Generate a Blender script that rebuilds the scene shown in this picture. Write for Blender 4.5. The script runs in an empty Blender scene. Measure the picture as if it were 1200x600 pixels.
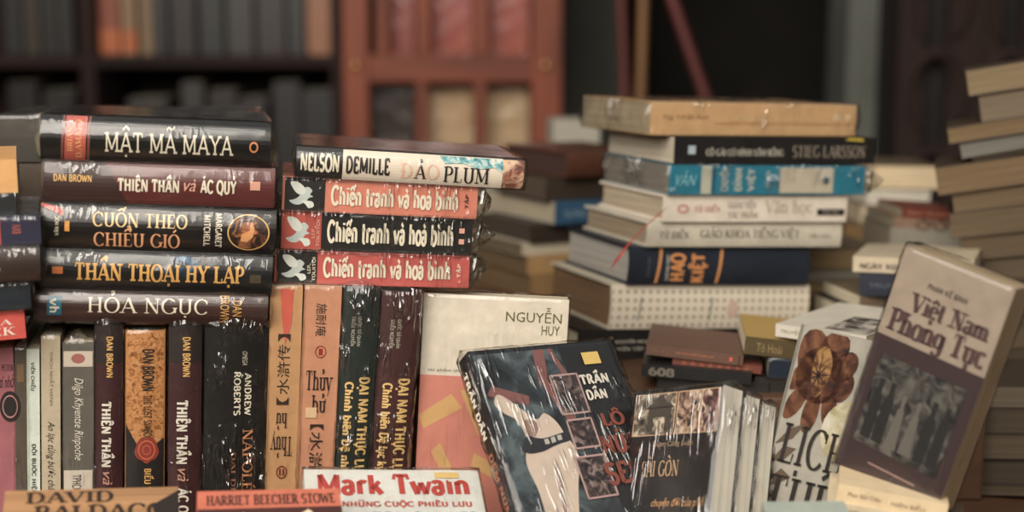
import bpy, bmesh, math, random, unicodedata
from mathutils import Vector, Matrix, noise

# ------------------------------------------------------------------ camera, world, light
SC = bpy.context.scene
COL = SC.collection
FPX = 5000.0 / 3.0                      # focal length in pixels of the 1200x600 frame
PITCH = math.atan(260.0 / FPX)
ZC = 1.18
TABLE = ZC - 0.432
CAM = Vector((0, 0, ZC))
cd = bpy.data.cameras.new('camera'); cd.sensor_width = 36.0; cd.lens = 50.0
cd.dof.use_dof = True; cd.dof.focus_distance = 1.19; cd.dof.aperture_fstop = 2.6
cam = bpy.data.objects.new('camera', cd); COL.objects.link(cam)
cam.location = CAM; cam.rotation_euler = (math.pi / 2 - PITCH, 0, 0)
SC.camera = cam
SC.view_settings.view_transform = 'Standard'
SC.view_settings.look = 'None'
SC.view_settings.gamma = 1.0
SC.view_settings.use_curve_mapping = False
SC.view_settings.exposure = -0.1


def lin(c):
    out = []
    for x in c[:3]:
        x = x / 255.0
        out.append(x / 12.92 if x <= 0.04045 else ((x + 0.055) / 1.055) ** 2.4)
    return (out[0], out[1], out[2], 1.0)


w = bpy.data.worlds.new('sky'); SC.world = w; w.use_nodes = True
nt = w.node_tree; nt.nodes.clear()
tc = nt.nodes.new('ShaderNodeTexCoord'); sp = nt.nodes.new('ShaderNodeSeparateXYZ')
rp = nt.nodes.new('ShaderNodeValToRGB'); bg = nt.nodes.new('ShaderNodeBackground'); wo = nt.nodes.new('ShaderNodeOutputWorld')
nt.links.new(tc.outputs['Generated'], sp.inputs[0]); nt.links.new(sp.outputs['Z'], rp.inputs[0])
rp.color_ramp.elements[0].position = 0.0; rp.color_ramp.elements[0].color = (0.13, 0.105, 0.08, 1)
rp.color_ramp.elements[1].position = 0.75; rp.color_ramp.elements[1].color = (0.60, 0.63, 0.64, 1)
e = rp.color_ramp.elements.new(0.3); e.color = (0.28, 0.24, 0.20, 1)
nt.links.new(rp.outputs[0], bg.inputs[0]); bg.inputs[1].default_value = 0.62
nt.links.new(bg.outputs[0], wo.inputs[0])


def area(name, loc, target, sx, sy, power, color):
    l = bpy.data.lights.new(name, 'AREA'); l.shape = 'RECTANGLE'; l.size = sx; l.size_y = sy
    l.energy = power; l.color = color
    o = bpy.data.objects.new(name, l); COL.objects.link(o); o.location = loc
    o.rotation_euler = (Vector(target) - Vector(loc)).to_track_quat('-Z', 'Y').to_euler()
    return o


area('street_daylight', (-0.75, -0.65, 2.35), (-0.1, 1.3, 0.95), 2.4, 1.8, 122, (1.0, 0.93, 0.84))

# ------------------------------------------------------------------ helpers


def P(px, py, Y):
    """the point of the place seen at a pixel of the photograph, Y metres in front of the camera"""
    d = Vector(((px - 600) / FPX, 0, 0)) + Vector((0, math.sin(PITCH), math.cos(PITCH))) * ((300 - py) / FPX) \
        + Vector((0, math.cos(PITCH), -math.sin(PITCH)))
    return CAM + d * (Y / d.y)


def px_of(q):
    d = q - CAM
    z = d.dot(Vector((0, math.cos(PITCH), -math.sin(PITCH))))
    return 600 + FPX * d.x / z


def rotm(yaw=0, lean=0, roll=0):
    return (Matrix.Rotation(math.radians(yaw), 3, 'Z') @ Matrix.Rotation(math.radians(-lean), 3, 'X')
            @ Matrix.Rotation(math.radians(roll), 3, 'Y'))


_mats = {}


def new_mat(name):
    m = bpy.data.materials.new(name); m.use_nodes = True
    n = m.node_tree; b = n.nodes['Principled BSDF']
    return m, n, b


def cover_mat(c, rough=0.42):
    k = ('cover', c, rough)
    if k in _mats: return _mats[k]
    m, n, b = new_mat('printed_cover')
    t = n.nodes.new('ShaderNodeTexCoord')
    z = n.nodes.new('ShaderNodeTexNoise'); z.inputs['Scale'].default_value = 45; z.inputs['Detail'].default_value = 6
    z.inputs['Roughness'].default_value = 0.7
    r = n.nodes.new('ShaderNodeValToRGB')
    l = lin(c)
    r.color_ramp.elements[0].position = 0.3; r.color_ramp.elements[0].color = tuple(x * 0.84 for x in l[:3]) + (1,)
    r.color_ramp.elements[1].position = 0.75; r.color_ramp.elements[1].color = tuple(min(1, x * 1.12 + 0.004) for x in l[:3]) + (1,)
    n.links.new(t.outputs['Object'], z.inputs['Vector']); n.links.new(z.outputs['Fac'], r.inputs[0])
    n.links.new(r.outputs[0], b.inputs['Base Color'])
    b.inputs['Roughness'].default_value = rough
    bp = n.nodes.new('ShaderNodeBump'); bp.inputs['Strength'].default_value = 0.12; bp.inputs['Distance'].default_value = 0.002
    n.links.new(z.outputs['Fac'], bp.inputs['Height']); n.links.new(bp.outputs[0], b.inputs['Normal'])
    _mats[k] = m
    return m


def paper_mat(c):
    k = ('paper', c)
    if k in _mats: return _mats[k]
    m, n, b = new_mat('page_edges')
    t = n.nodes.new('ShaderNodeTexCoord')
    mp = n.nodes.new('ShaderNodeMapping'); mp.inputs['Scale'].default_value = (6, 900, 1)
    z = n.nodes.new('ShaderNodeTexNoise'); z.inputs['Scale'].default_value = 1.0; z.inputs['Detail'].default_value = 3
    r = n.nodes.new('ShaderNodeValToRGB'); l = lin(c)
    r.color_ramp.elements[0].position = 0.32; r.color_ramp.elements[0].color = tuple(x * 0.55 for x in l[:3]) + (1,)
    r.color_ramp.elements[1].position = 0.6; r.color_ramp.elements[1].color = l
    n.links.new(t.outputs['UV'], mp.inputs[0]); n.links.new(mp.outputs[0], z.inputs['Vector'])
    n.links.new(z.outputs['Fac'], r.inputs[0]); n.links.new(r.outputs[0], b.inputs['Base Color'])
    b.inputs['Roughness'].default_value = 0.85
    bp = n.nodes.new('ShaderNodeBump'); bp.inputs['Strength'].default_value = 0.35; bp.inputs['Distance'].default_value = 0.001
    n.links.new(z.outputs['Fac'], bp.inputs['Height']); n.links.new(bp.outputs[0], b.inputs['Normal'])
    _mats[k] = m
    return m


def ink_mat(c):
    k = ('ink', c)
    if k in _mats: return _mats[k]
    m, n, b = new_mat('printing_ink')
    z = n.nodes.new('ShaderNodeTexNoise'); z.inputs['Scale'].default_value = 160
    t = n.nodes.new('ShaderNodeTexCoord'); n.links.new(t.outputs['Object'], z.inputs['Vector'])
    mx = n.nodes.new('ShaderNodeMix'); mx.data_type = 'RGBA'
    l = lin(c); mx.inputs[6].default_value = tuple(x * 0.85 for x in l[:3]) + (1,); mx.inputs[7].default_value = l
    n.links.new(z.outputs['Fac'], mx.inputs[0]); n.links.new(mx.outputs[2], b.inputs['Base Color'])
    b.inputs['Roughness'].default_value = 0.5
    _mats[k] = m
    return m


def picture_mat(c1, c2, c3, scale=70, kind='noise'):
    k = ('pic', c1, c2, c3, scale, kind)
    if k in _mats: return _mats[k]
    m, n, b = new_mat('printed_picture')
    t = n.nodes.new('ShaderNodeTexCoord')
    if kind == 'cells':
        z = n.nodes.new('ShaderNodeTexVoronoi'); out = 'Distance'
    else:
        z = n.nodes.new('ShaderNodeTexNoise'); z.inputs['Detail'].default_value = 4; z.inputs['Distortion'].default_value = 1.2; out = 'Fac'
    z.inputs['Scale'].default_value = scale
    r = n.nodes.new('ShaderNodeValToRGB')
    r.color_ramp.elements[0].position = 0.36; r.color_ramp.elements[0].color = lin(c1)
    r.color_ramp.elements[1].position = 0.66; r.color_ramp.elements[1].color = lin(c3)
    q = r.color_ramp.elements.new(0.5); q.color = lin(c2)
    n.links.new(t.outputs['Object'], z.inputs['Vector']); n.links.new(z.outputs[out], r.inputs[0])
    n.links.new(r.outputs[0], b.inputs['Base Color']); b.inputs['Roughness'].default_value = 0.4
    _mats[k] = m
    return m


def dots_mat():
    m, n, b = new_mat('dotted_print')
    t = n.nodes.new('ShaderNodeTexCoord'); L = n.links.new
    mu = n.nodes.new('ShaderNodeMath'); mu.operation = 'MULTIPLY'
    for i, ax in enumerate(('X', 'Z')):
        wv = n.nodes.new('ShaderNodeTexWave'); wv.bands_direction = ax; wv.inputs['Scale'].default_value = 36
        L(t.outputs['Object'], wv.inputs['Vector']); L(wv.outputs['Fac'], mu.inputs[i])
    r = n.nodes.new('ShaderNodeValToRGB')
    r.color_ramp.elements[0].position = .3; r.color_ramp.elements[0].color = lin((214, 202, 182))
    r.color_ramp.elements[1].position = .7; r.color_ramp.elements[1].color = lin((158, 146, 128))
    L(mu.outputs[0], r.inputs[0]); L(r.outputs[0], b.inputs['Base Color']); b.inputs['Roughness'].default_value = .5
    return m


def wrap_mat(strength=1.0):
    k = ('wrap', strength)
    if k in _mats: return _mats[k]
    m, n, b = new_mat('clear_plastic'); n.nodes.remove(b)
    out = n.nodes['Material Output']
    tr = n.nodes.new('ShaderNodeBsdfTransparent'); tr.inputs[0].default_value = (0.97, 0.965, 0.95, 1)
    gl = n.nodes.new('ShaderNodeBsdfGlossy'); gl.inputs['Roughness'].default_value = 0.16
    mx = n.nodes.new('ShaderNodeMixShader')
    L = n.links.new
    t = n.nodes.new('ShaderNodeTexCoord')

    def mathn(op, *v):
        q = n.nodes.new('ShaderNodeMath'); q.operation = op
        for i, x in enumerate(v):
            if isinstance(x, (int, float)): q.inputs[i].default_value = x
            else: L(x, q.inputs[i])
        return q.outputs[0]

    def creases(rot, scale, power):
        mp = n.nodes.new('ShaderNodeMapping'); mp.inputs['Scale'].default_value = scale; mp.inputs['Rotation'].default_value = rot
        z = n.nodes.new('ShaderNodeTexNoise'); z.inputs['Scale'].default_value = 1.0; z.inputs['Detail'].default_value = 1.5; z.inputs['Distortion'].default_value = .5
        L(t.outputs['Object'], mp.inputs[0]); L(mp.outputs[0], z.inputs['Vector'])
        r = mathn('SUBTRACT', 1.0, mathn('MULTIPLY', mathn('ABSOLUTE', mathn('SUBTRACT', z.outputs['Fac'], .5)), 5.0))
        return mathn('POWER', mathn('MAXIMUM', r, 0.0), power)
    patch = n.nodes.new('ShaderNodeTexNoise'); patch.inputs['Scale'].default_value = 22; patch.inputs['Detail'].default_value = 2
    L(t.outputs['Object'], patch.inputs['Vector'])
    pm = n.nodes.new('ShaderNodeMapRange'); pm.inputs[1].default_value = .5 - .12 * (strength - 1); pm.inputs[2].default_value = .66 - .12 * (strength - 1)
    L(patch.outputs['Fac'], pm.inputs[0])
    h = mathn('ADD', creases((.3, .5, .2), (110, 110, 13), 2.5), creases((.2, -.35, .5), (80, 80, 16), 3.5))
    h = mathn('MULTIPLY', h, pm.outputs[0])
    bp = n.nodes.new('ShaderNodeBump'); bp.inputs['Strength'].default_value = min(1.0, .75 * strength); bp.inputs['Distance'].default_value = 0.0022 * strength
    geo = n.nodes.new('ShaderNodeNewGeometry')
    fr = n.nodes.new('ShaderNodeFresnel')
    L(mathn('SUBTRACT', 1.5, mathn('MULTIPLY', geo.outputs['Backfacing'], .8333)), fr.inputs[0])
    L(h, bp.inputs['Height'])
    L(bp.outputs[0], gl.inputs['Normal']); L(bp.outputs[0], fr.inputs['Normal'])
    mu = n.nodes.new('ShaderNodeMath'); mu.operation = 'MULTIPLY_ADD'; mu.use_clamp = True
    mu.inputs[1].default_value = 1.1; L(mathn('MULTIPLY', h, .10 * strength), mu.inputs[2])
    L(fr.outputs[0], mu.inputs[0]); L(mu.outputs[0], mx.inputs[0]); L(tr.outputs[0], mx.inputs[1]); L(gl.outputs[0], mx.inputs[2])
    L(mx.outputs[0], out.inputs[0])
    _mats[k] = m
    return m


def wood_mat(c, scale=14, rough=0.5, axis='Z'):
    k = ('wood', c, scale, rough, axis)
    if k in _mats: return _mats[k]
    m, n, b = new_mat('wood_grain')
    t = n.nodes.new('ShaderNodeTexCoord'); mp = n.nodes.new('ShaderNodeMapping')
    s = {'Z': (scale, scale, 1.2), 'X': (1.2, scale, scale), 'Y': (scale, 1.2, scale)}[axis]
    mp.inputs['Scale'].default_value = s
    z = n.nodes.new('ShaderNodeTexNoise'); z.inputs['Scale'].default_value = 2.0; z.inputs['Detail'].default_value = 6; z.inputs['Distortion'].default_value = 0.6
    r = n.nodes.new('ShaderNodeValToRGB'); l = lin(c)
    r.color_ramp.elements[0].position = 0.3; r.color_ramp.elements[0].color = tuple(x * 0.6 for x in l[:3]) + (1,)
    r.color_ramp.elements[1].position = 0.7; r.color_ramp.elements[1].color = tuple(x * 1.15 for x in l[:3]) + (1,)
    L = n.links.new
    L(t.outputs['Object'], mp.inputs[0]); L(mp.outputs[0], z.inputs['Vector']); L(z.outputs['Fac'], r.inputs[0]); L(r.outputs[0], b.inputs['Base Color'])
    b.inputs['Roughness'].default_value = rough
    _mats[k] = m
    return m


def plain_mat(name, c, rough=0.6, metal=0.0, noise_scale=6):
    k = ('plain', name, c)
    if k in _mats: return _mats[k]
    m, n, b = new_mat(name)
    t = n.nodes.new('ShaderNodeTexCoord'); z = n.nodes.new('ShaderNodeTexNoise'); z.inputs['Scale'].default_value = noise_scale
    z.inputs['Detail'].default_value = 8
    r = n.nodes.new('ShaderNodeValToRGB'); l = lin(c)
    r.color_ramp.elements[0].position = 0.3; r.color_ramp.elements[0].color = tuple(x * 0.75 for x in l[:3]) + (1,)
    r.color_ramp.elements[1].position = 0.7; r.color_ramp.elements[1].color = tuple(x * 1.15 for x in l[:3]) + (1,)
    n.links.new(t.outputs['Object'], z.inputs['Vector']); n.links.new(z.outputs['Fac'], r.inputs[0]); n.links.new(r.outputs[0], b.inputs['Base Color'])
    b.inputs['Roughness'].default_value = rough; b.inputs['Metallic'].default_value = metal
    _mats[k] = m
    return m


def link_bm(name, bm, mat, parent=None, smooth=False):
    me = bpy.data.meshes.new(name); bm.to_mesh(me); bm.free()
    if mat: me.materials.append(mat)
    if smooth:
        for p in me.polygons: p.use_smooth = True
    o = bpy.data.objects.new(name, me); COL.objects.link(o)
    if parent: o.parent = parent
    return o


def empty(name, loc, R=None):
    o = bpy.data.objects.new(name, None); COL.objects.link(o); o.empty_display_size = 0.02
    M = (R or Matrix.Identity(3)).to_4x4(); M.translation = loc
    o.matrix_world = M
    return o


def tag(o, label, cat, group=None):
    o['label'] = label; o['category'] = cat
    if group: o['group'] = group
    return o


def bm_box(bm, lo, hi, bevel=0.0):
    r = bmesh.ops.create_cube(bm, size=1.0)
    for v in r['verts']:
        for i in range(3):
            v.co[i] = lo[i] if v.co[i] < 0 else hi[i]
    if bevel:
        es = list({e for v in r['verts'] for e in v.link_edges})
        bmesh.ops.bevel(bm, geom=es, offset=bevel, segments=2, affect='EDGES', profile=0.6)


def box_obj(name, lo, hi, mat, parent=None, bevel=0.002):
    bm = bmesh.new(); bm_box(bm, lo, hi, bevel)
    return link_bm(name, bm, mat, parent)


# ------------------------------------------------------------------ lettering
def arc(cx, cy, rx, ry, a0, a1, n=14):
    return [(cx + rx * math.cos(math.radians(a0 + (a1 - a0) * i / n)), cy + ry * math.sin(math.radians(a0 + (a1 - a0) * i / n))) for i in range(n + 1)]


# every glyph: (advance, [(points, weight k thick / n thin / c by slope, ends with serifs)])
G = {
    'A': (.82, [([(.06, 0), (.41, 1)], 'n', 's'), ([(.41, 1), (.76, 0)], 'k', 'e'), ([(.18, .34), (.62, .34)], 'n', '')]),
    'B': (.72, [([(.17, 0), (.17, 1)], 'k', 'se'), ([(.17, 1)] + arc(.36, .765, .2, .235, 90, -90) + [(.17, .53)], 'c', ''), ([(.17, .53)] + arc(.38, .265, .25, .265, 90, -90) + [(.17, 0)], 'c', '')]),
    'C': (.8, [(arc(.44, .5, .36, .5, 40, 320, 22), 'c', 'v')]),
    'D': (.82, [([(.17, 0), (.17, 1)], 'k', 'se'), ([(.17, 1)] + arc(.36, .5, .36, .5, 90, -90, 18) + [(.17, 0)], 'c', '')]),
    'E': (.68, [([(.17, 0), (.17, 1)], 'k', 'se'), ([(.17, .98), (.58, .98), (.59, .8)], 'n', ''), ([(.17, .52), (.48, .52)], 'n', ''), ([(.17, .02), (.6, .02), (.62, .22)], 'n', '')]),
    'F': (.64, [([(.17, 0), (.17, 1)], 'k', 'se'), ([(.17, .98), (.58, .98), (.59, .8)], 'n', ''), ([(.17, .52), (.48, .52)], 'n', '')]),
    'G': (.86, [(arc(.45, .5, .37, .5, 42, 338, 22), 'c', ''), ([(.76, .06), (.76, .42)], 'k', 'e')]),
    'H': (.86, [([(.17, 0), (.17, 1)], 'k', 'se'), ([(.69, 0), (.69, 1)], 'k', 'se'), ([(.17, .52), (.69, .52)], 'n', '')]),
    'I': (.36, [([(.18, 0), (.18, 1)], 'k', 'se')]),
    'J': (.44, [([(.26, 1), (.26, .16)] + arc(.1, .1, .16, .16, 0, -120), 'c', 's')]),
    'K': (.8, [([(.17, 0), (.17, 1)], 'k', 'se'), ([(.17, .4), (.64, 1)], 'n', 'e'), ([(.34, .58), (.7, 0)], 'k', 'e')]),
    'L': (.66, [([(.17, 0), (.17, 1)], 'k', 'se'), ([(.17, .02), (.58, .02), (.6, .26)], 'n', '')]),
    'M': (1.02, [([(.14, 0), (.14, 1)], 'n', 'se'), ([(.14, 1), (.5, .12)], 'k', ''), ([(.5, .12), (.86, 1)], 'n', ''), ([(.86, 0), (.86, 1)], 'k', 'se')]),
    'N': (.88, [([(.15, 0), (.15, 1)], 'n', 'se'), ([(.15, 1), (.73, 0)], 'k', ''), ([(.73, 0), (.73, 1)], 'n', 'e')]),
    'O': (.86, [(arc(.43, .5, .36, .5, 0, 360, 30), 'c', '')]),
    'P': (.68, [([(.17, 0), (.17, 1)], 'k', 'se'), ([(.17, 1)] + arc(.36, .74, .24, .26, 90, -90) + [(.17, .48)], 'c', '')]),
    'Q': (.86, [(arc(.43, .5, .36, .5, 0, 360, 30), 'c', ''), ([(.46, .08), (.74, -.16)], 'k', '')]),
    'R': (.78, [([(.17, 0), (.17, 1)], 'k', 'se'), ([(.17, 1)] + arc(.36, .745, .22, .255, 90, -90) + [(.17, .49)], 'c', ''), ([(.36, .49), (.7, 0)], 'k', 'e')]),
    'S': (.64, [(arc(.32, .745, .22, .255, 30, 270, 14) + arc(.32, .255, .23, .255, 90, -150, 14), 'c', '')]),
    'T': (.74, [([(.37, 0), (.37, 1)], 'k', 's'), ([(.07, .78), (.08, .98), (.66, .98), (.67, .78)], 'n', '')]),
    'U': (.84, [([(.17, 1), (.17, .3)] + arc(.42, .28, .25, .28, 180, 360) + [(.67, 1)], 'c', 'se')]),
    'V': (.8, [([(.06, 1), (.4, 0)], 'k', 's'), ([(.4, 0), (.74, 1)], 'n', 'e')]),
    'W': (1.1, [([(.06, 1), (.32, 0)], 'k', 's'), ([(.32, 0), (.55, .9)], 'n', ''), ([(.55, .9), (.8, 0)], 'k', ''), ([(.8, 0), (1.04, 1)], 'n', 'e')]),
    'X': (.78, [([(.08, 1), (.7, 0)], 'k', 'se'), ([(.08, 0), (.7, 1)], 'n', 'se')]),
    'Y': (.76, [([(.06, 1), (.38, .48)], 'k', 's'), ([(.38, .48), (.7, 1)], 'n', 'e'), ([(.38, 0), (.38, .5)], 'k', 's')]),
    'Z': (.68, [([(.08, .8), (.09, .98), (.6, .98)], 'n', ''), ([(.6, .98), (.08, .02)], 'k', ''), ([(.08, .02), (.6, .02), (.62, .22)], 'n', '')]),
    'a': (.56, [(arc(.24, .5, .18, .17, 160, 0, 8) + [(.42, .06)], 'c', 'e'), (arc(.24, .18, .18, .18, 50, 330, 12), 'c', '')]),
    'c': (.52, [(arc(.3, .33, .23, .33, 45, 318, 16), 'c', '')]),
    'd': (.62, [(arc(.28, .33, .22, .33, 20, 340, 16), 'c', ''), ([(.5, 0), (.5, 1)], 'k', 's')]),
    'e': (.54, [([(.08, .38), (.48, .38)] + arc(.29, .34, .22, .32, 10, 318, 16), 'c', '')]),
    'g': (.6, [(arc(.28, .36, .22, .3, 0, 360, 16), 'c', ''), ([(.5, .66), (.5, -.1)] + arc(.29, -.1, .21, .18, 0, -160), 'c', '')]),
    'h': (.68, [([(.14, 0), (.14, 1)], 'k', 'se'), (arc(.33, .44, .19, .22, 170, 0, 8) + [(.52, 0)], 'c', 'e')]),
    'i': (.32, [([(.16, 0), (.16, .66)], 'k', 's'), ([(.06, .64), (.16, .66)], 'n', ''), ([(.16, .84), (.16, .95)], 'k', '')]),
    'l': (.32, [([(.16, 0), (.16, 1)], 'k', 'se')]),
    'm': (1.0, [([(.14, 0), (.14, .66)], 'k', 'se'), (arc(.31, .44, .17, .22, 170, 0, 8) + [(.48, 0)], 'c', 'e'), (arc(.65, .44, .17, .22, 170, 0, 8) + [(.82, 0)], 'c', 'e')]),
    'n': (.68, [([(.14, 0), (.14, .66)], 'k', 'se'), (arc(.33, .44, .19, .22, 170, 0, 8) + [(.52, 0)], 'c', 'e')]),
    'o': (.6, [(arc(.3, .33, .24, .33, 0, 360, 20), 'c', '')]),
    'p': (.64, [([(.14, -.32), (.14, .66)], 'k', 'se'), (arc(.34, .33, .22, .33, 160, -160, 16), 'c', '')]),
    'r': (.46, [([(.14, 0), (.14, .66)], 'k', 'se'), (arc(.3, .46, .16, .2, 170, 40, 6), 'c', '')]),
    's': (.46, [(arc(.23, .49, .15, .17, 30, 270, 10) + arc(.23, .17, .16, .17, 90, -150, 10), 'c', '')]),
    't': (.42, [([(.18, .92), (.18, .12)] + arc(.3, .12, .12, .12, 180, 300, 6), 'c', ''), ([(.04, .64), (.36, .64)], 'n', '')]),
    'u': (.68, [([(.14, .66), (.14, .2)] + arc(.32, .2, .18, .2, 180, 330, 8), 'c', 's'), ([(.52, 0), (.52, .66)], 'k', 'e')]),
    'v': (.6, [([(.05, .66), (.3, 0)], 'k', 's'), ([(.3, 0), (.55, .66)], 'n', 'e')]),
    'x': (.58, [([(.06, .66), (.52, 0)], 'k', 'se'), ([(.06, 0), (.52, .66)], 'n', 'se')]),
    'y': (.6, [([(.05, .66), (.3, 0)], 'k', 's'), ([(.55, .66), (.2, -.3)], 'n', 's')]),
    'b': (.64, [([(.14, 0), (.14, 1)], 'k', ''), (arc(.34, .33, .22, .33, 160, -160, 16), 'c', '')]),
    'f': (.42, [([(.18, 0), (.18, .8)] + arc(.3, .82, .12, .16, 180, 60, 6), 'c', 's'), ([(.04, .64), (.36, .64)], 'n', '')]),
    'k': (.64, [([(.14, 0), (.14, 1)], 'k', 'se'), ([(.14, .26), (.5, .66)], 'n', ''), ([(.28, .42), (.56, 0)], 'k', '')]),
    'w': (.86, [([(.05, .66), (.24, 0)], 'k', ''), ([(.24, 0), (.42, .6)], 'n', ''), ([(.42, .6), (.62, 0)], 'k', ''), ([(.62, 0), (.82, .66)], 'n', '')]),
    '0': (.66, [(arc(.33, .5, .24, .5, 0, 360, 24), 'c', '')]),
    '6': (.66, [(arc(.33, .3, .24, .3, 0, 360, 20), 'c', ''), (arc(.5, .4, .42, .6, 100, 180, 10), 'c', '')]),
    '8': (.66, [(arc(.33, .74, .2, .25, 0, 360, 20), 'c', ''), (arc(.33, .25, .24, .26, 0, 360, 20), 'c', '')]),
    '.': (.24, [([(.12, 0), (.12, .1)], 'k', '')]), ' ': (.34, []),
}
MARKS = {
    '\u0301': [[(-.06, .1), (.12, .26)]], '\u0300': [[(-.12, .26), (.06, .1)]], '\u0302': [[(-.2, .08), (0, .24), (.2, .08)]],
    '\u0303': [[(-.2, .1), (-.1, .2), (.08, .12), (.2, .22)]], '\u0309': [[(-.06, .26), (.08, .28), (.1, .2), (0, .14), (0, .08)]],
    '\u0306': [[(-.18, .22), (-.08, .1), (.08, .1), (.18, .22)]],
}


def stroke_text(s, thick, thin, serif):
    V, F = [], []

    def ribbon(pts, wt):
        n = len(pts); base = len(V)
        for i, (x, y) in enumerate(pts):
            a = pts[max(0, i - 1)]; b = pts[min(n - 1, i + 1)]
            dx, dy = b[0] - a[0], b[1] - a[1]; l = math.hypot(dx, dy) or 1; dx /= l; dy /= l
            if wt == 'k': h = thick
            elif wt == 'n': h = thin
            elif isinstance(wt, float): h = wt
            else: h = thin + (thick - thin) * abs(dy) ** 1.3
            if wt == 'k' and abs(dx) > .05: h = thick * 1.05
            h *= .5
            V.append((x - dy * h, y + dx * h)); V.append((x + dy * h, y - dx * h))
        for i in range(n - 1):
            b = base + 2 * i; F.append((b, b + 1, b + 3, b + 2))

    def bar(x, y, ww, hh):
        b = len(V); V.extend([(x - ww, y - hh), (x + ww, y - hh), (x + ww, y + hh), (x - ww, y + hh)]); F.append((b, b + 1, b + 2, b + 3))
    X = 0.0
    for ch in s:
        special = ch in 'Đđ'
        dec = unicodedata.normalize('NFD', 'D' if ch == 'Đ' else 'd' if ch == 'đ' else ch)
        base, marks = dec[0], dec[1:]
        sc = 1.0
        g = G.get(base)
        if g is None: g = G.get(base.upper(), G[' ']); sc = .72
        adv = g[0] * sc
        strokes = g[1][:2] if base == 'i' and any(m in MARKS for m in marks) else g[1]
        for pts, wt, sf in strokes:
            q = [(X + x * sc, y * sc) for x, y in pts]
            ribbon(q, wt)
            if serif:
                sw = max(thick * .95, serif)
                for f, k in (('s', 0), ('e', -1)):
                    if f in sf:
                        yy = q[k][1]
                        bar(q[k][0], yy + (thin * .5 if yy < .3 else -thin * .5), sw, thin * .55)
                if 'v' in sf:
                    bar(q[0][0], q[0][1], thin * .6, .12)
        if special: bar(X + .17 * sc, .5 * sc, .16, thin * .6)
        top = 1.0 if (base.isupper() or base in 'dhl') else .68
        mid = X + adv / 2
        lift = 0.05
        mt = max(thick * .75, .11)
        if '\u0323' in marks: bar(mid, -.2, mt * .6, mt * .6)
        if '\u031b' in marks: ribbon([(X + adv * .8, top - .02), (X + adv * .98, top + .1)], 'n')
        ups = [m for m in marks if m in MARKS]
        for j, mk in enumerate(ups):
            ox = 0.2 if (j and '\u0302' in ups) else 0
            for pts in MARKS[mk]:
                ribbon([(mid + ox + x * (1.4 if mk == '\u0303' else 1.15), top + lift + (j * .1) + y * (1.5 if mk == '\u0303' else 1.15)) for x, y in pts], mt * (.8 if mk == '\u0303' else 1))
        X += adv + .05
    return V, F


_glyphs = {}


def text2d(s, style):
    """lettering as a flat mesh, fitted to the unit square"""
    k = (s, style)
    if k in _glyphs: return _glyphs[k]
    if style in ('serif', 'slab', 'mono', 'fine', 'fat', 'bold', 'black'):
        th = {'serif': (.16, .06, .16), 'slab': (.2, .1, .19), 'mono': (.11, .1, .13), 'fine': (.12, .05, .13), 'fat': (.27, .08, .2), 'bold': (.19, .15, 0), 'black': (.25, .19, 0)}[style]
        V, F = stroke_text(s, *th)
    else:
        c = bpy.data.curves.new('lettering', 'FONT'); c.body = s; c.size = 1.0; c.resolution_u = 2
        if style == 'italic': c.shear = 0.35
        o = bpy.data.objects.new('lettering', c); COL.objects.link(o)
        bpy.context.view_layer.update()
        dg = bpy.context.evaluated_depsgraph_get()
        me = bpy.data.meshes.new_from_object(o.evaluated_get(dg))
        V = [(v.co.x, v.co.y) for v in me.vertices]; F = [tuple(p.vertices) for p in me.polygons]
        bpy.data.objects.remove(o); bpy.data.curves.remove(c); bpy.data.meshes.remove(me)
    x0 = min(v[0] for v in V); x1 = max(v[0] for v in V); y0 = min(v[1] for v in V); y1 = max(v[1] for v in V)
    V = [((x - x0) / (x1 - x0 or 1), (y - y0) / (y1 - y0 or 1)) for x, y in V]
    _glyphs[k] = (V, F)
    return V, F


def smooth(pts, k=5):
    out = []
    n = len(pts)
    for i in range(n):
        p0_, p1_, p2_, p3_ = (Vector(pts[(i + q) % n]) for q in (-1, 0, 1, 2))
        for j in range(k):
            t = j / k
            v = .5 * ((2 * p1_) + (p2_ - p0_) * t + (2 * p0_ - 5 * p1_ + 4 * p2_ - p3_) * t * t + (3 * p1_ - p0_ - 3 * p2_ + p3_) * t ** 3)
            out.append((v.x, v.y))
    return out


def spot(cx, cy, rx, ry, n=24):
    return [(cx + rx * math.cos(2 * math.pi * i / n), cy + ry * math.sin(2 * math.pi * i / n)) for i in range(n)]


# ------------------------------------------------------------------ books
ALL = []


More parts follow.
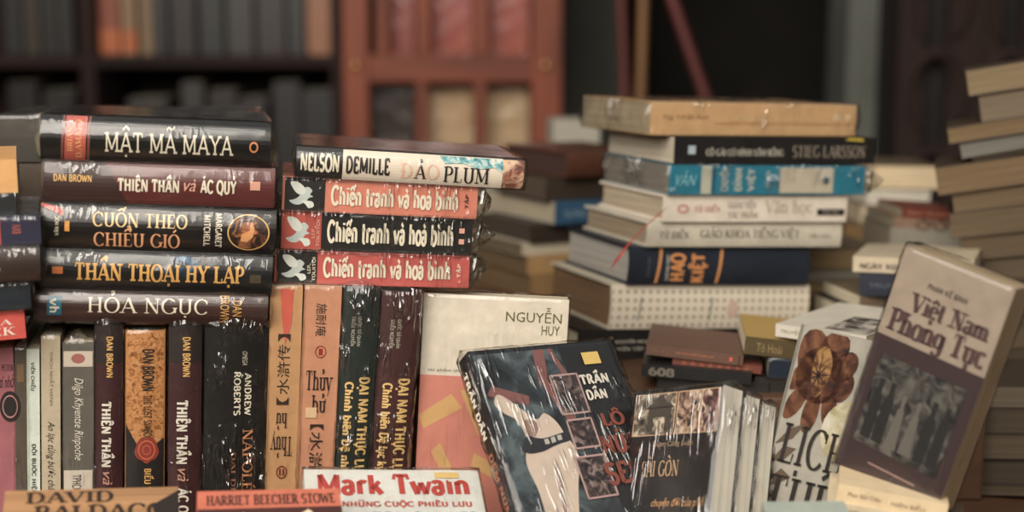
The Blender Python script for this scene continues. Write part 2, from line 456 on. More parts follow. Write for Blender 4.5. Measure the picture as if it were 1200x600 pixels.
class Book:
    """a: along the spine, reading downwards; b: from spine to fore-edge; c: from back cover to front cover"""

    def __init__(s, name, label, L, W, T, pose, loc, R, cover, paper=(214, 200, 172), hard=True, bulge=0.0, group=None,
                 spine=None, wrap=0, flap=(0, 0), amp=0.0007, jacket=None, rough=0.42, overhang=None, seed=None):
        s.L, s.W, s.T, s.bulge = L, W, T, bulge
        s.root = tag(empty(name, loc, R), label, 'book', group)
        if pose == 'lie': s.pre = lambda a, b, c: (a - L / 2, b - W / 2, c)
        elif pose == 'stand': s.pre = lambda a, b, c: (c - T / 2, b - W / 2, L - a)
        else: s.pre = lambda a, b, c: (b - W / 2, T / 2 - c, L - a)
        s.layer = 0
        ALL.append(s)
        tb = 0.0024 if hard else 0.0007
        ov = (0.003 if hard else 0.0004) if overhang is None else overhang
        tb = min(tb, T * .2)
        # cover: one folded board
        nseg = 10
        out, inn = [], []
        out.append((W, 0)); inn.append((W, tb))
        for i in range(nseg + 1):
            v = i / nseg
            bl = -bulge * (1 - (2 * v - 1) ** 2)
            out.append((bl, v * T)); inn.append((bl + tb, tb + v * (T - 2 * tb)))
        out.append((W, T)); inn.append((W, T - tb))
        bm = bmesh.new(); uv = bm.loops.layers.uv.new('uv')
        rings = []
        for a in (0, L):
            rings.append(([bm.verts.new(s.pre(a, *q)) for q in out], [bm.verts.new(s.pre(a, *q)) for q in inn]))
        n = len(out)
        for i in range(n - 1):
            for k in (0, 1):
                bm.faces.new((rings[0][k][i], rings[0][k][i + 1], rings[1][k][i + 1], rings[1][k][i]))
            for k in (0, 1):
                bm.faces.new((rings[k][0][i], rings[k][0][i + 1], rings[k][1][i + 1], rings[k][1][i]))
        for i in (0, n - 1):
            bm.faces.new((rings[0][0][i], rings[0][1][i], rings[1][1][i], rings[1][0][i]))
        bmesh.ops.recalc_face_normals(bm, faces=bm.faces)
        s.cover = link_bm('cover', bm, cover_mat(cover, rough), s.root)
        for p in s.cover.data.polygons: p.use_smooth = False
        # pages
        bm = bmesh.new(); uv = bm.loops.layers.uv.new('uv')
        lo = (ov, tb * 1.02, tb); hi = (L - ov, W - ov, T - tb)
        na, nc = 8, 6
        rnd = random.Random(sum(ord(q) * (i + 1) for i, q in enumerate(label)) if seed is None else seed)
        sag = (0.004 if hard else 0.0008) * rnd.uniform(.5, 1)

        def pt(a, b, c):
            v = (c - lo[2]) / max(1e-6, hi[2] - lo[2])
            if b > W * .5: b = b - sag * (1 - (2 * v - 1) ** 2)
            else: b = b - bulge * .8 * (1 - (2 * v - 1) ** 2)
            return bm.verts.new(s.pre(a, b, c))
        def quad_grid(f, n1, n2, uvf):
            g = [[pt(*f(i / n1, j / n2)) for j in range(n2 + 1)] for i in range(n1 + 1)]
            for i in range(n1):
                for j in range(n2):
                    fa = bm.faces.new((g[i][j], g[i + 1][j], g[i + 1][j + 1], g[i][j + 1]))
                    for lp, (ii, jj) in zip(fa.loops, ((i, j), (i + 1, j), (i + 1, j + 1), (i, j + 1))):
                        lp[uv].uv = uvf(ii / n1, jj / n2)
        D = [hi[k] - lo[k] for k in range(3)]
        for a in (lo[0], hi[0]):
            quad_grid(lambda x, y: (a, lo[1] + x * D[1], lo[2] + y * D[2]), 2, nc, lambda x, y: (x * D[1] + a, y * D[2]))
        for b in (lo[1], hi[1]):
            quad_grid(lambda x, y: (lo[0] + x * D[0], b, lo[2] + y * D[2]), 2, nc, lambda x, y: (x * D[0], y * D[2]))
        for c in (lo[2], hi[2]):
            quad_grid(lambda x, y: (lo[0] + x * D[0], lo[1] + y * D[1], c), 2, 2, lambda x, y: (x * D[0], 0))
        bmesh.ops.remove_doubles(bm, verts=bm.verts, dist=1e-5)
        bmesh.ops.recalc_face_normals(bm, faces=bm.faces)
        s.pages = link_bm('page_block', bm, paper_mat(paper), s.root)
        if spine: s.rect('spine_panel', 'spine', (0, 0, 1, 1), spine)
        if wrap: s.make_wrap(wrap, flap, amp, rnd.random() * 100)

    # -- printing
    def at(s, face, u, v, e):
        if face == 'spine':
            return s.pre(u * s.L, -s.bulge * (1 - (2 * v - 1) ** 2) - e, v * s.T)
        if face == 'front':
            return s.pre((1 - v) * s.L, u * s.W, s.T + e)
        if face == 'fore':
            return s.pre((1 - v) * s.L, s.W + e, (1 - u) * s.T)
        if face == 'back':
            return s.pre((1 - v) * s.L, (1 - u) * s.W, -e)

    def put(s, name, face, V, F, mat, label=None):
        s.layer += 1
        e = 0.00025 + 0.00012 * s.layer
        bm = bmesh.new()
        vs = [bm.verts.new((x, y, 0)) for x, y in V]
        for f in F:
            try: bm.faces.new([vs[i] for i in f])
            except ValueError: pass
        if face == 'spine' and s.bulge > 0:
            for k in range(1, 10):
                bmesh.ops.bisect_plane(bm, geom=bm.verts[:] + bm.edges[:] + bm.faces[:], plane_co=(0, k / 10, 0), plane_no=(0, 1, 0))
        for vv in bm.verts:
            vv.co = s.at(face, vv.co.x, vv.co.y, e)
        o = link_bm(name, bm, mat, s.cover)
        if label: o['label'] = label
        return o

    def text(s, name, face, body, style, box, color, rot=0):
        V, F = text2d(body, style)
        u0, v0, u1, v1 = box; du, dv = u1 - u0, v1 - v0
        if rot == 0: W = [(u0 + x * du, v0 + y * dv) for x, y in V]
        elif rot == 90: W = [(u1 - y * du, v0 + x * dv) for x, y in V]
        elif rot == -90: W = [(u0 + y * du, v1 - x * dv) for x, y in V]
        else: W = [(u1 - x * du, v1 - y * dv) for x, y in V]
        return s.put(name, face, W, F, ink_mat(color) if isinstance(color, tuple) else color)

    def rect(s, name, face, box, color):
        u0, v0, u1, v1 = box
        return s.poly(name, face, [(u0, v0), (u1, v0), (u1, v1), (u0, v1)], color)

    def poly(s, name, face, pts, color):
        return s.put(name, face, pts, [tuple(range(len(pts)))], ink_mat(color) if isinstance(color, tuple) else color)

    def polys(s, name, face, lst, color):
        V, F = [], []
        for pts in lst:
            F.append(tuple(range(len(V), len(V) + len(pts)))); V += pts
        return s.put(name, face, V, F, ink_mat(color) if isinstance(color, tuple) else color)

    def ring(s, name, face, cx, cy, rx, ry, th, color, n=36):
        V, F = [], []
        for i in range(n):
            a = 2 * math.pi * i / n
            V += [(cx + rx * math.cos(a), cy + ry * math.sin(a)), (cx + rx * (1 - th) * math.cos(a), cy + ry * (1 - th) * math.sin(a))]
        for i in range(n):
            j = (i + 1) % n; F.append((2 * i, 2 * j, 2 * j + 1, 2 * i + 1))
        return s.put(name, face, V, F, ink_mat(color))

    def make_wrap(s, strength, flap, amp, seed):
        L, W, T, bg_ = s.L, s.W, s.T, s.bulge
        m = 0.0012
        bm = bmesh.new()
        na, nb, nc = max(10, int(L / .0055)), max(6, int(W / .008)), max(4, int(T / .005))

        def ridge(p):
            q = Vector((p[0] * 95 + p[2] * 70, p[1] * 60 + p[0] * 18, p[2] * 95 - p[0] * 40)) + Vector((seed, seed * 2, 0))
            r1 = 1 - abs(noise.noise(q)) * 2.2
            q2 = Vector((p[0] * 30 - p[2] * 120, p[1] * 90, p[2] * 50 + p[0] * 60)) + Vector((seed * 3, 1, seed))
            r2 = 1 - abs(noise.noise(q2)) * 2.4
            return max(r1, 0) ** 3 * .7 + max(r2, 0) ** 3 * .6 + noise.noise(q * .4) * .4
        cache = {}

        def vert(i, j, k):
            key = (i, j, k)
            if key in cache: return cache[key]
            fa, fb, fc = i / na, j / nb, k / nc
            a, b, c = -m + fa * (L + 2 * m), -m + fb * (W + 2 * m), -m + fc * (T + 2 * m)
            h = ridge((a, b, c)) * amp
            if j == 0: b -= bg_ * (1 - (2 * fc - 1) ** 2) + max(0, h)
            if j == nb: b += max(0, h)
            if k == 0: c -= max(0, h) * .3
            if k == nc: c += max(0, h) * .3
            for end, fl in ((0, flap[0]), (na, flap[1])):
                if i == end:
                    sg = -1 if end == 0 else 1
                    t = 1 - abs(2 * fc - 1)
                    a += sg * (fl * t * (.55 + .9 * noise.noise(Vector((b * 60, c * 40, seed)))) + max(0, h))
            # rounded corners
            cache[key] = bm.verts.new(s.pre(a, b, c))
            return cache[key]

        def q(*ks):
            bm.faces.new([vert(*k) for k in ks])
        for i in range(na):
            for j in range(nb):
                for k in (0, nc): q((i, j, k), (i + 1, j, k), (i + 1, j + 1, k), (i, j + 1, k))
            for k in range(nc):
                for j in (0, nb): q((i, j, k), (i + 1, j, k), (i + 1, j, k + 1), (i, j, k + 1))
        for j in range(nb):
            for k in range(nc):
                for i in (0, na): q((i, j, k), (i, j + 1, k), (i, j + 1, k + 1), (i, j, k + 1))
        bmesh.ops.recalc_face_normals(bm, faces=bm.faces)
        o = link_bm('plastic_wrap', bm, wrap_mat(strength), s.root, smooth=True)
        o['label'] = 'clear wrinkled plastic wrap'


class Stack:
    """lying books piled from the bottom up: the height of each is read off the photograph at its near corner"""

    def __init__(s, Y, base):
        s.Y = Y; s.X = None; s.z = base; s.roll = 0

    def add(s, label, x, ytop, other, W=.14, yaw=12, roll=3.5, anchor='l', L=None, Y=None, turn=False, T=None, name='book', sink=0, **kw):
        Y = Y or s.Y
        top = P(x, ytop, Y)
        if s.X is None: s.X = top.x
        z = s.z - math.tan(math.radians(roll)) * (top.x - s.X)
        T = T or (top.z - z)
        R = rotm(yaw, 0, roll)
        B = Vector((top.x, top.y, z))
        if anchor == 'l':
            if L is None:
                lo, hi = 0.02, 0.6
                for _ in range(40):
                    L = (lo + hi) / 2
                    if px_of(B + R @ Vector((L, 0, 0))) < other: lo = L
                    else: hi = L
            corner = B
        else:
            corner = B - R @ Vector((L, 0, 0))
        loc = corner + R @ Vector((L / 2, W / 2, 0))
        if turn: R = R @ Matrix.Rotation(math.pi, 3, 'Z')
        b = Book(name, label, L, W, T * 0.985, 'lie', loc, R, **kw)
        s.X = top.x; s.z = z + T
        return b


def row_Y(px):
    Y = 1.125
    for _ in range(12):
        X = P(px, 380, Y).x
        Y = 1.125 + math.tan(math.radians(12)) * (X + 0.37)
    return Y


def stand(label, xl, xr, ytop, roll=2.5, W=.135, yaw=12, base=TABLE, dY=0, name='book', **kw):
    Y = row_Y(xl) + dY
    p = P(xl, ytop, Y); p2 = P(xr, ytop, row_Y(xr) + dY)
    T = (p2 - p).length * 0.975
    R = rotm(yaw, 0, roll)
    L = (p.z - base - T * abs(math.sin(math.radians(roll)))) / math.cos(math.radians(roll))
    loc = p - R @ Vector((-T / 2, -W / 2, L))
    return Book(name, label, L, W, T, 'stand', loc, R, **kw)


def rest_L(p, R, W, T, floor_z, L):
    """length of a cover whose lowest corner just touches the surface below"""
    low = min((R @ Vector((bx, cy, 0))).z for bx in (0, W) for cy in (0, T))
    return min(L, (p.z + low - floor_z - .0015) / R[2][2])


def facing(label, x, y, Y, W, L, T, yaw, lean, roll, name='book', floor_z=TABLE, **kw):
    p = P(x, y, Y)
    R = rotm(yaw, lean, roll)
    L = rest_L(p, R, W, T, floor_z, L)
    loc = p - R @ Vector((-W / 2, -T / 2, L))
    b = Book(name, label, L, W, T, 'face', loc, R, **kw)
    b.R = R; b.loc = loc
    return b


# ------------------------------------------------------------------ the setting
def struct(name, lo, hi, mat):
    o = box_obj(name, lo, hi, mat, None, 0); o['kind'] = 'structure'; return o


struct('floor', (-3.0, -1.5, -0.1), (3.2, 4.7, 0.0), plain_mat('floor_cement', (70, 62, 54), .8))
struct('wall_back', (-3.0, 4.6, 0), (3.2, 4.7, 3.0), plain_mat('doorway_dark', (34, 30, 26), .9))  # near-black colour painted in for the unlit doorway, no opening is built
struct('wall_left', (-3.1, 0.9, 0), (-3.0, 4.7, 3.0), plain_mat('brown_plaster', (60, 50, 42), .9))  # unseen side walls, left and right, added to block light at the back
struct('wall_right', (3.2, 0.9, 0), (3.3, 4.7, 3.0), plain_mat('brown_plaster', (60, 50, 42), .9))
struct('ceiling', (-3.1, 2.0, 3.0), (3.3, 4.7, 3.1), plain_mat('grey_plaster', (80, 74, 66), .9))  # unseen slab over the back only, added so that the back stays dark

def pillar(name, px0, px1, Y, depth, c):
    a, b = P(px0, 300, Y), P(px1, 300, Y)
    struct(name, (a.x, Y, 0), (b.x, Y + depth, 3.0), plain_mat('painted_plaster', c, .9))


pillar('trim_1', 655, 727, 3.75, .3, (74, 75, 68))
pillar('trim_2', 985, 1048, 3.2, .2, (112, 114, 106))

# the stall's table
tw = wood_mat((92, 64, 44), 10, .55, 'X')
tbl = tag(empty('book_table', (0.05, 1.5, 0)), 'brown wooden stall table carrying all the piled books', 'table')


def part_box(name, lo, hi, mat, parent, bevel=.003):
    base = parent.matrix_world.translation
    return box_obj(name, Vector(lo) - base, Vector(hi) - base, mat, parent, bevel)


part_box('tabletop', (-.75, .78, TABLE - .035), (.95, 2.3, TABLE), tw, tbl)
RISE = TABLE + 0.10
part_box('raised_shelf', (-.45, 1.37, TABLE + .0005), (.06, 2.25, RISE), tw, tbl)
part_box('raised_shelf', (.061, 1.28, TABLE + .0005), (.44, 2.25, RISE), tw, tbl)
for sx in (-.7, .86):
    for sy in (.84, 2.18):
        part_box('leg', (sx, sy, 0), (sx + .06, sy + .06, TABLE - .035), tw, tbl)

# ------------------------------------------------------------------ colours
BLACK = (26, 23, 22); DARK = (36, 31, 29); MAROON = (66, 30, 30); WHITE = (222, 212, 196); CREAM = (214, 200, 172)
IVORY = (232, 222, 200); GOLD = (222, 170, 98); ORANGE = (206, 118, 84); RED = (186, 74, 66); PAGE = (196, 178, 148); OLDPAGE = (150, 124, 92)

# ------------------------------------------------------------------ main lying stack on the left
MAIN = Stack(1.12, P(38, 376, 1.12).z)
b = MAIN.add('glossy dark brown hardcover lettered HỎA NGỤC, lowest of the left lying stack', 38, 337, 313, W=.14, roll=3.6, cover=(62, 42, 38), bulge=.005, wrap=.6, flap=(.004, .004), rough=.3)
b.rect('publisher_panel', 'spine', (.055, .22, .115, .8), (38, 110, 132))
b.text('publisher_lettering', 'spine', 'vh', 'bold', (.065, .3, .105, .74), IVORY, -90)
b.text('title_lettering', 'spine', 'HỎA NGỤC', 'fine', (.225, .22, .735, .98), IVORY)
b.text('author_lettering', 'spine', 'DAN', 'sans', (.845, .3, .885, .78), GOLD, -90)
b.text('author_lettering', 'spine', 'BROWN', 'sans', (.79, .08, .83, .92), GOLD, -90)
b = MAIN.add('black wrapped book lettered THẦN THOẠI HY LẠP in gold', 45, 290, 318, W=.14, roll=3.6, cover=(24, 25, 27), bulge=.005, wrap=.85, flap=(.006, .004), amp=.001, rough=.32)
b.put('cover_picture', 'spine', spot(.6, .62, .08, .3), [tuple(range(24))], picture_mat((24, 25, 27), (26, 40, 52), (60, 110, 150), 60), 'faint blue cloud picture')
b.text('title_lettering', 'spine', 'THẦN THOẠI HY LẠP', 'slab', (.145, .14, .875, .9), GOLD)
b.rect('publisher_mark', 'spine', (.05, .4, .095, .58), (214, 128, 76))
b.rect('label_patch', 'spine', (.9, .28, .95, .5), (74, 66, 46))
b = MAIN.add('black wrapped book lettered CUỐN THEO CHIỀU GIÓ with an oval picture', 45, 235, 322, W=.14, roll=3.6, cover=(26, 22, 21), bulge=.006, wrap=.7, flap=(.003, .004), amp=.0009, rough=.3)
b.text('title_lettering', 'spine', 'CUỐN THEO', 'serif', (.215, .52, .615, .96), (236, 206, 150))
b.text('title_lettering', 'spine', 'CHIỀU GIÓ', 'serif', (.22, .08, .585, .54), (236, 172, 128))
b.text('author_lettering', 'spine', 'MARGARET', 'bold', (.735, .14, .765, .88), IVORY, -90)
b.text('author_lettering', 'spine', 'MITCHELL', 'bold', (.685, .16, .715, .84), IVORY, -90)
b.put('oval_picture', 'spine', spot(.88, .49, .088, .36), [tuple(range(24))], picture_mat((24, 20, 20), (60, 38, 28), (190, 120, 80), 90), 'oval picture in dark browns')
b.put('oval_figure', 'spine', [(.845, .3), (.875, .28), (.9, .4), (.905, .6), (.892, .72), (.885, .55), (.87, .5), (.85, .45)], [tuple(range(8))], ink_mat((222, 160, 106)))
b.ring('oval_frame', 'spine', .88, .49, .092, .4, .06, (226, 184, 116))
b.text('publisher_lettering', 'spine', 'VĂN HỌC', 'bold', (.055, .3, .08, .72), IVORY, 90)
b.rect('publisher_mark', 'spine', (.1, .4, .12, .62), (214, 150, 70))
b.poly('red_corner', 'spine', [(.0, .98), (.0, .92), (.1, .72), (.08, .9)], (196, 92, 80))
b = MAIN.add('maroon book lettered THIÊN THẦN VÀ ÁC QUỶ lying second from the top', 48, 186, 321, W=.14, roll=3.3, cover=(92, 44, 42), bulge=.004, wrap=.7, flap=(.002, .002), amp=.0004, rough=.35)
b.poly('dark_end', 'spine', [(0, 0), (.36, 0), (.26, 1), (0, 1)], (58, 36, 34))
b.text('author_lettering', 'spine', 'DAN BROWN', 'bold', (.045, .5, .205, .68), (232, 184, 112))
b.text('title_lettering', 'spine', 'THIÊN THẦN', 'black', (.315, .3, .58, .76), IVORY)
b.text('title_lettering', 'spine', 'và', 'italic', (.6, .36, .652, .66), (222, 168, 150))
b.text('title_lettering', 'spine', 'ÁC QUỶ', 'black', (.672, .26, .83, .78), IVORY)
b.rect('publisher_mark', 'spine', (.89, .44, .935, .66), (216, 160, 140))
b = MAIN.add('black wrapped book lettered MẬT MÃ MAYA on top of the left stack', 45, 133, 316, W=.15, roll=3.0, cover=(27, 26, 25), bulge=.007, wrap=.6, flap=(.005, .004), amp=.0007, rough=.25)
b.polys('label_edge', 'spine', [[(.085, 0), (.096, 0), (.106, 1), (.095, 1)], [(.196, 0), (.207, 0), (.217, 1), (.206, 1)]], (120, 70, 60))
b.poly('author_panel', 'spine', [(.1, 0), (.19, 0), (.2, 1), (.11, 1)], (190, 92, 80))
b.text('author_lettering', 'spine', 'BRIAN', 'serif', (.115, .2, .138, .76), (226, 176, 120), 90)
b.text('author_lettering', 'spine', "D.AMATO", 'serif', (.15, .06, .176, .92), (226, 176, 120), 90)
b.text('title_lettering', 'spine', 'MẬT MÃ MAYA', 'mono', (.275, .11, .835, .85), IVORY)
b.ring('publisher_mark', 'spine', .925, .44, .02, .13, .35, (212, 138, 96))

# ------------------------------------------------------------------ second lying stack: three wrapped volumes and one above
CS = Stack(1.172, P(320, 332, 1.172).z)


def war(i, label, xl, yt, xr, roll, cover, panel, ink, flap=(.012, .022)):
    b = CS.add(label, xl, yt, xr, W=.13, yaw=9, roll=roll, cover=cover, hard=False, wrap=1.3, flap=flap, amp=.0011, rough=.4)
    b.rect('end_panel', 'spine', (.012, .02, .215, .98), panel)
    b.poly('dove_picture', 'spine', smooth([(.035, .3), (.06, .34), (.085, .44), (.1, .62), (.125, .72), (.15, .62), (.14, .5), (.155, .44), (.135, .4), (.12, .3), (.09, .2), (.06, .2)]), (196, 206, 202))
    b.polys('dove_wing', 'spine', [smooth([(.04, .84), (.08, .84), (.115, .66), (.11, .5), (.08, .5), (.055, .64)]), smooth([(.1, .3), (.15, .3), (.16, .16), (.135, .1), (.12, .2)])], (222, 226, 218))
    b.text('author_lettering', 'spine', 'LEP', 'bold', (.165, .32, .182, .56), ink, 90)
    b.text('author_lettering', 'spine', 'TOLXTOI', 'bold', (.19, .1, .207, .8), ink, 90)
    b.text('title_lettering', 'spine', 'Chiến tranh và hoà bình', 'black', (.245, .2, .9, .88), IVORY)
    b.text('volume_lettering', 'spine', 'TẬP' if i != 2 else 'II', 'bold', (.93, .3, .958, .72), ink, 90)
    return b


war(1, 'red wrapped volume lettered Chiến tranh và hoà bình, lowest of three', 320, 291.5, 549, 3.0, (188, 92, 86), (30, 28, 27), IVORY)
war(2, 'black wrapped volume lettered Chiến tranh và hoà bình between two red ones', 325, 246, 552, 3.4, (29, 27, 25), (186, 88, 78), (226, 170, 150))
war(3, 'salmon orange wrapped volume lettered Chiến tranh và hoà bình, uppermost of three', 329, 205.5, 558, 3.8, (206, 128, 108), (28, 26, 25), (40, 28, 26))
b = CS.add('white and black hardcover lettered NELSON DEMILLE ĐẢO PLUM on a lying stack', 345, 171, 613, W=.15, yaw=9, roll=4.2, cover=(40, 32, 28), bulge=.004, wrap=.6, flap=(.002, .003), amp=.0004)
b.rect('white_panel', 'spine', (.2, 0, .9, 1), (226, 214, 196))
b.rect('black_panel', 'spine', (0, 0, .2, 1), (27, 25, 24))
b.text('author_lettering', 'spine', 'NELSON', 'black', (.02, .2, .185, .84), IVORY)
b.text('author_lettering', 'spine', 'DEMILLE', 'black', (.215, .2, .405, .82), (44, 38, 34))
b.text('title_shadow', 'spine', 'ĐAO', 'serif', (.45, .16, .62, .68), (230, 188, 164))
b.text('title_lettering', 'spine', 'Ả', 'serif', (.51, .16, .565, .84), (34, 28, 26))
b.text('title_lettering', 'spine', 'PLUM', 'serif', (.64, .1, .84, .66), (34, 28, 26))
b.put('sea_picture', 'spine', [(.62, .98), (.91, .98), (.91, .5), (.86, .7), (.8, .62), (.72, .78), (.64, .74)], [tuple(range(7))], picture_mat((60, 120, 130), (120, 176, 180), (224, 216, 200), 120), 'teal sea picture')
b.put('end_picture', 'spine', [(.9, .02), (.995, .02), (.995, .98), (.9, .98)], [(0, 1, 2, 3)], picture_mat((36, 28, 26), (120, 66, 50), (210, 180, 150), 60), 'dark end picture')

# ------------------------------------------------------------------ stack cut by the left edge of the photograph
FL = Stack(1.095, P(30, 396, 1.095).z)
b = FL.add('coral red book lettered ENA SZEK at the left edge of the photo', 29, 362, 0, anchor='r', L=.2, yaw=19, roll=-1.5, cover=(190, 82, 72), hard=False)
b.text('author_lettering', 'spine', 'MAGDALENA', 'serif', (.55, .5, .955, .7), (236, 206, 190))
b.text('author_lettering', 'spine', 'KRUSZEK', 'serif', (.64, .14, .965, .44), (236, 206, 190))
b = FL.add('dark navy wrapped book at the left edge above the coral red one', 35, 328, 0, anchor='r', L=.2, yaw=19, roll=0, cover=(28, 36, 44), wrap=1.1, flap=(.003, .004), amp=.0009)
b = FL.add('dark brown book lettered ỨC BÀ at the left edge of the photo', 46, 286, 0, anchor='r', L=.21, yaw=19, roll=0, cover=(52, 38, 35), bulge=.003, wrap=1.0, flap=(.003, .006), amp=.0009)
b.text('title_lettering', 'spine', 'THÁNH ĐỨC BÀ', 'black', (.36, .3, .86, .84), IVORY)
b = FL.add('red and navy wrapped book lettered RING at the left edge', 47, 252, 0, anchor='r', L=.21, yaw=19, roll=0, cover=(44, 44, 66), hard=False, wrap=1.0, flap=(.002, .004), amp=.0009)
b.rect('red_panel', 'spine', (0, .03, .86, .97), (176, 82, 76))
b.text('author_lettering', 'spine', 'CATHERING', 'serif', (.55, .48, .84, .68), (220, 140, 110))
b.text('author_lettering', 'spine', 'HARDY', 'serif', (.6, .16, .77, .34), (220, 140, 110))
b.text('publisher_lettering', 'spine', 'NXB', 'sans', (.9, .4, .93, .7), (200, 110, 100), -90)
b = FL.add('small black wrapped book below the tan one at the left edge', 18, 226, 0, anchor='r', L=.19, yaw=19, roll=0, cover=(32, 36, 38), hard=False, wrap=1.2, flap=(.002, .003), amp=.001)
b.text('title_lettering', 'spine', 'BIO', 'bold', (.86, .4, .93, .78), IVORY)
b = FL.add('tan orange book topping the pile at the left edge', 19, 186, 0, anchor='r', L=.19, yaw=19, roll=0, cover=(208, 158, 104), hard=False)

# books behind the left stack
# ------------------------------------------------------------------ standing row on the left
stand('dull brown book standing outside the left edge under the coral red one', -120, -75, 404, roll=0, cover=(90, 74, 60), hard=False)
b = stand('mauve pink book standing at the left edge of the photo', -14, 16, 408, roll=1, cover=(150, 92, 96), hard=False)
b.text('title_lettering', 'spine', 'PETER', 'serif', (.075, .5, .105, .98), (44, 28, 30), 90)
b.text('title_lettering', 'spine', 'tí nhỏ', 'italic', (.12, .42, .18, .98), (44, 28, 30), 90)
b.poly('round_emblem', 'spine', spot(.265, .8, .07, .42), (34, 26, 26))
b.ring('emblem_ring', 'spine', .265, .8, .052, .31, .12, (176, 130, 120))
b = stand('grey brown wrapped spine squeezed beside the mauve pink book', 17, 31, 406, cover=(86, 76, 66), hard=False, wrap=1.0, flap=(.006, .002), amp=.001)
b.rect('label_patch', 'spine', (.08, .2, .16, .8), (124, 98, 70))
b = stand('slim pale green white spine lettered VIÊN CHIẾU', 31, 46.5, 409, cover=(196, 202, 188), hard=False)
b.text('author_lettering', 'spine', 'VIÊN CHIẾU', 'bold', (.06, .32, .19, .72), (56, 60, 56))
b.text('title_lettering', 'spine', 'ĐÔI BƯỚC HIỆN', 'bold', (.435, .3, .67, .78), (44, 46, 44))
b = stand('slim cream spine lettered THÍCH NHẤT HẠNH with handwriting below', 48, 71, 394, cover=(190, 176, 152), hard=False, wrap=.7, flap=(.005, .002), amp=.0006)
b.text('author_lettering', 'spine', 'THÍCH NHẤT HẠNH', 'sans', (.065, .4, .3, .7), (128, 108, 88))
b.text('title_lettering', 'spine', 'An lạc từng bước chân', 'italic', (.37, .22, .69, .74), (46, 40, 36))
b = stand('grey spine lettered Dilgo Khyentse Rinpoche with a white top label', 73, 111, 401, cover=(98, 94, 86), hard=False, wrap=.9, flap=(.012, .002), amp=.0006)
b.rect('top_label', 'spine', (.04, .04, .11, .96), (206, 194, 178))
b.poly('label_emblem', 'spine', spot(.073, .5, .022, .22), (166, 104, 96))
b.text('author_lettering', 'spine', 'Dilgo Khyentse Rinpoche', 'italic', (.16, .3, .535, .66), (224, 216, 198))
b.rect('bottom_label', 'spine', (.58, .04, .7, .96), (206, 196, 180))
b.text('publisher_lettering', 'spine', 'TPHCM', 'bold', (.6, .3, .68, .6), (60, 54, 50))


def thien(label, x0, x1, yt):
    b = stand(label, x0, x1, yt, cover=(60, 32, 34), bulge=.003, wrap=1.1, flap=(.012, .003), amp=.0008)
    b.rect('dark_top', 'spine', (0, 0, .17, 1), (40, 30, 29))
    b.text('author_lettering', 'spine', 'DAN BROWN', 'bold', (.062, .42, .23, .66), (232, 184, 112))
    b.text('title_lettering', 'spine', 'THIÊN THẦN', 'black', (.33, .24, .605, .74), (230, 222, 206))
    b.text('title_lettering', 'spine', 'và', 'italic', (.625, .3, .68, .64), (200, 150, 130))
    b.text('title_lettering', 'spine', 'ÁC QUỶ', 'black', (.71, .24, .88, .76), (230, 222, 206))


thien('maroon THIÊN THẦN spine standing between the grey spine and the gold brown one', 111, 145, 376)
b = stand('gold brown spine lettered DAN BROWN with a red wax seal', 147, 195, 387, cover=(182, 126, 76), bulge=.002, wrap=.6, flap=(.003, .002), amp=.0006)
b.put('worn_pattern', 'spine', [(.01, .03), (.7, .03), (.7, .97), (.01, .97)], [(0, 1, 2, 3)], picture_mat((120, 74, 42), (178, 122, 74), (192, 142, 98), 260), 'mottled gold pattern')
b.text('author_lettering', 'spine', 'DAN BROWN', 'black', (.08, .42, .263, .74), (38, 28, 24))
b.text('title_lettering', 'spine', 'THE LOST SYMBOL', 'bold', (.28, .46, .475, .68), (60, 38, 26))
b.poly('black_base', 'spine', [(.41, .02), (.5, .3), (.5, .75), (.47, .98), (.999, .98), (.999, .02)], (28, 24, 23))
b.poly('wax_seal', 'spine', [(.522 + (.056 + .005 * math.cos(7 * t)) * math.cos(t), .55 + (.3 + .02 * math.cos(5 * t)) * math.sin(t)) for t in [2 * math.pi * i / 40 for i in range(40)]], (140, 58, 44))
b.ring('seal_ring', 'spine', .522, .55, .043, .22, .14, (196, 104, 78))
b.ring('seal_ring', 'spine', .522, .55, .023, .12, .3, (176, 88, 66))
b.text('subtitle_lettering', 'spine', 'BIỂU TƯỢNG', 'bold', (.605, .46, .8, .74), GOLD)
thien('maroon THIÊN THẦN spine standing between the gold brown book and the black one', 198, 238, 377)
b = stand('thick black wrapped spine lettered ANDREW ROBERTS NAPOLÉON', 240, 316, 378, cover=(25, 24, 23), bulge=.004, wrap=1.5, flap=(.014, .003), amp=.0014, rough=.35)
b.text('author_lettering', 'spine', 'ANDREW', 'bold', (.215, .64, .4, .75), IVORY)
b.text('author_lettering', 'spine', 'ROBERTS', 'bold', (.21, .47, .4, .58), IVORY)
b.text('series_lettering', 'spine', 'OMEGA', 'italic', (.12, .6, .18, .68), (190, 182, 166))
b.text('title_lettering', 'spine', 'NAPOLÉON', 'serif', (.46, .62, .84, .84), (206, 140, 96))
b.text('title_lettering', 'spine', 'ĐẠI ĐẾ', 'serif', (.56, .43, .75, .55), (150, 98, 70))

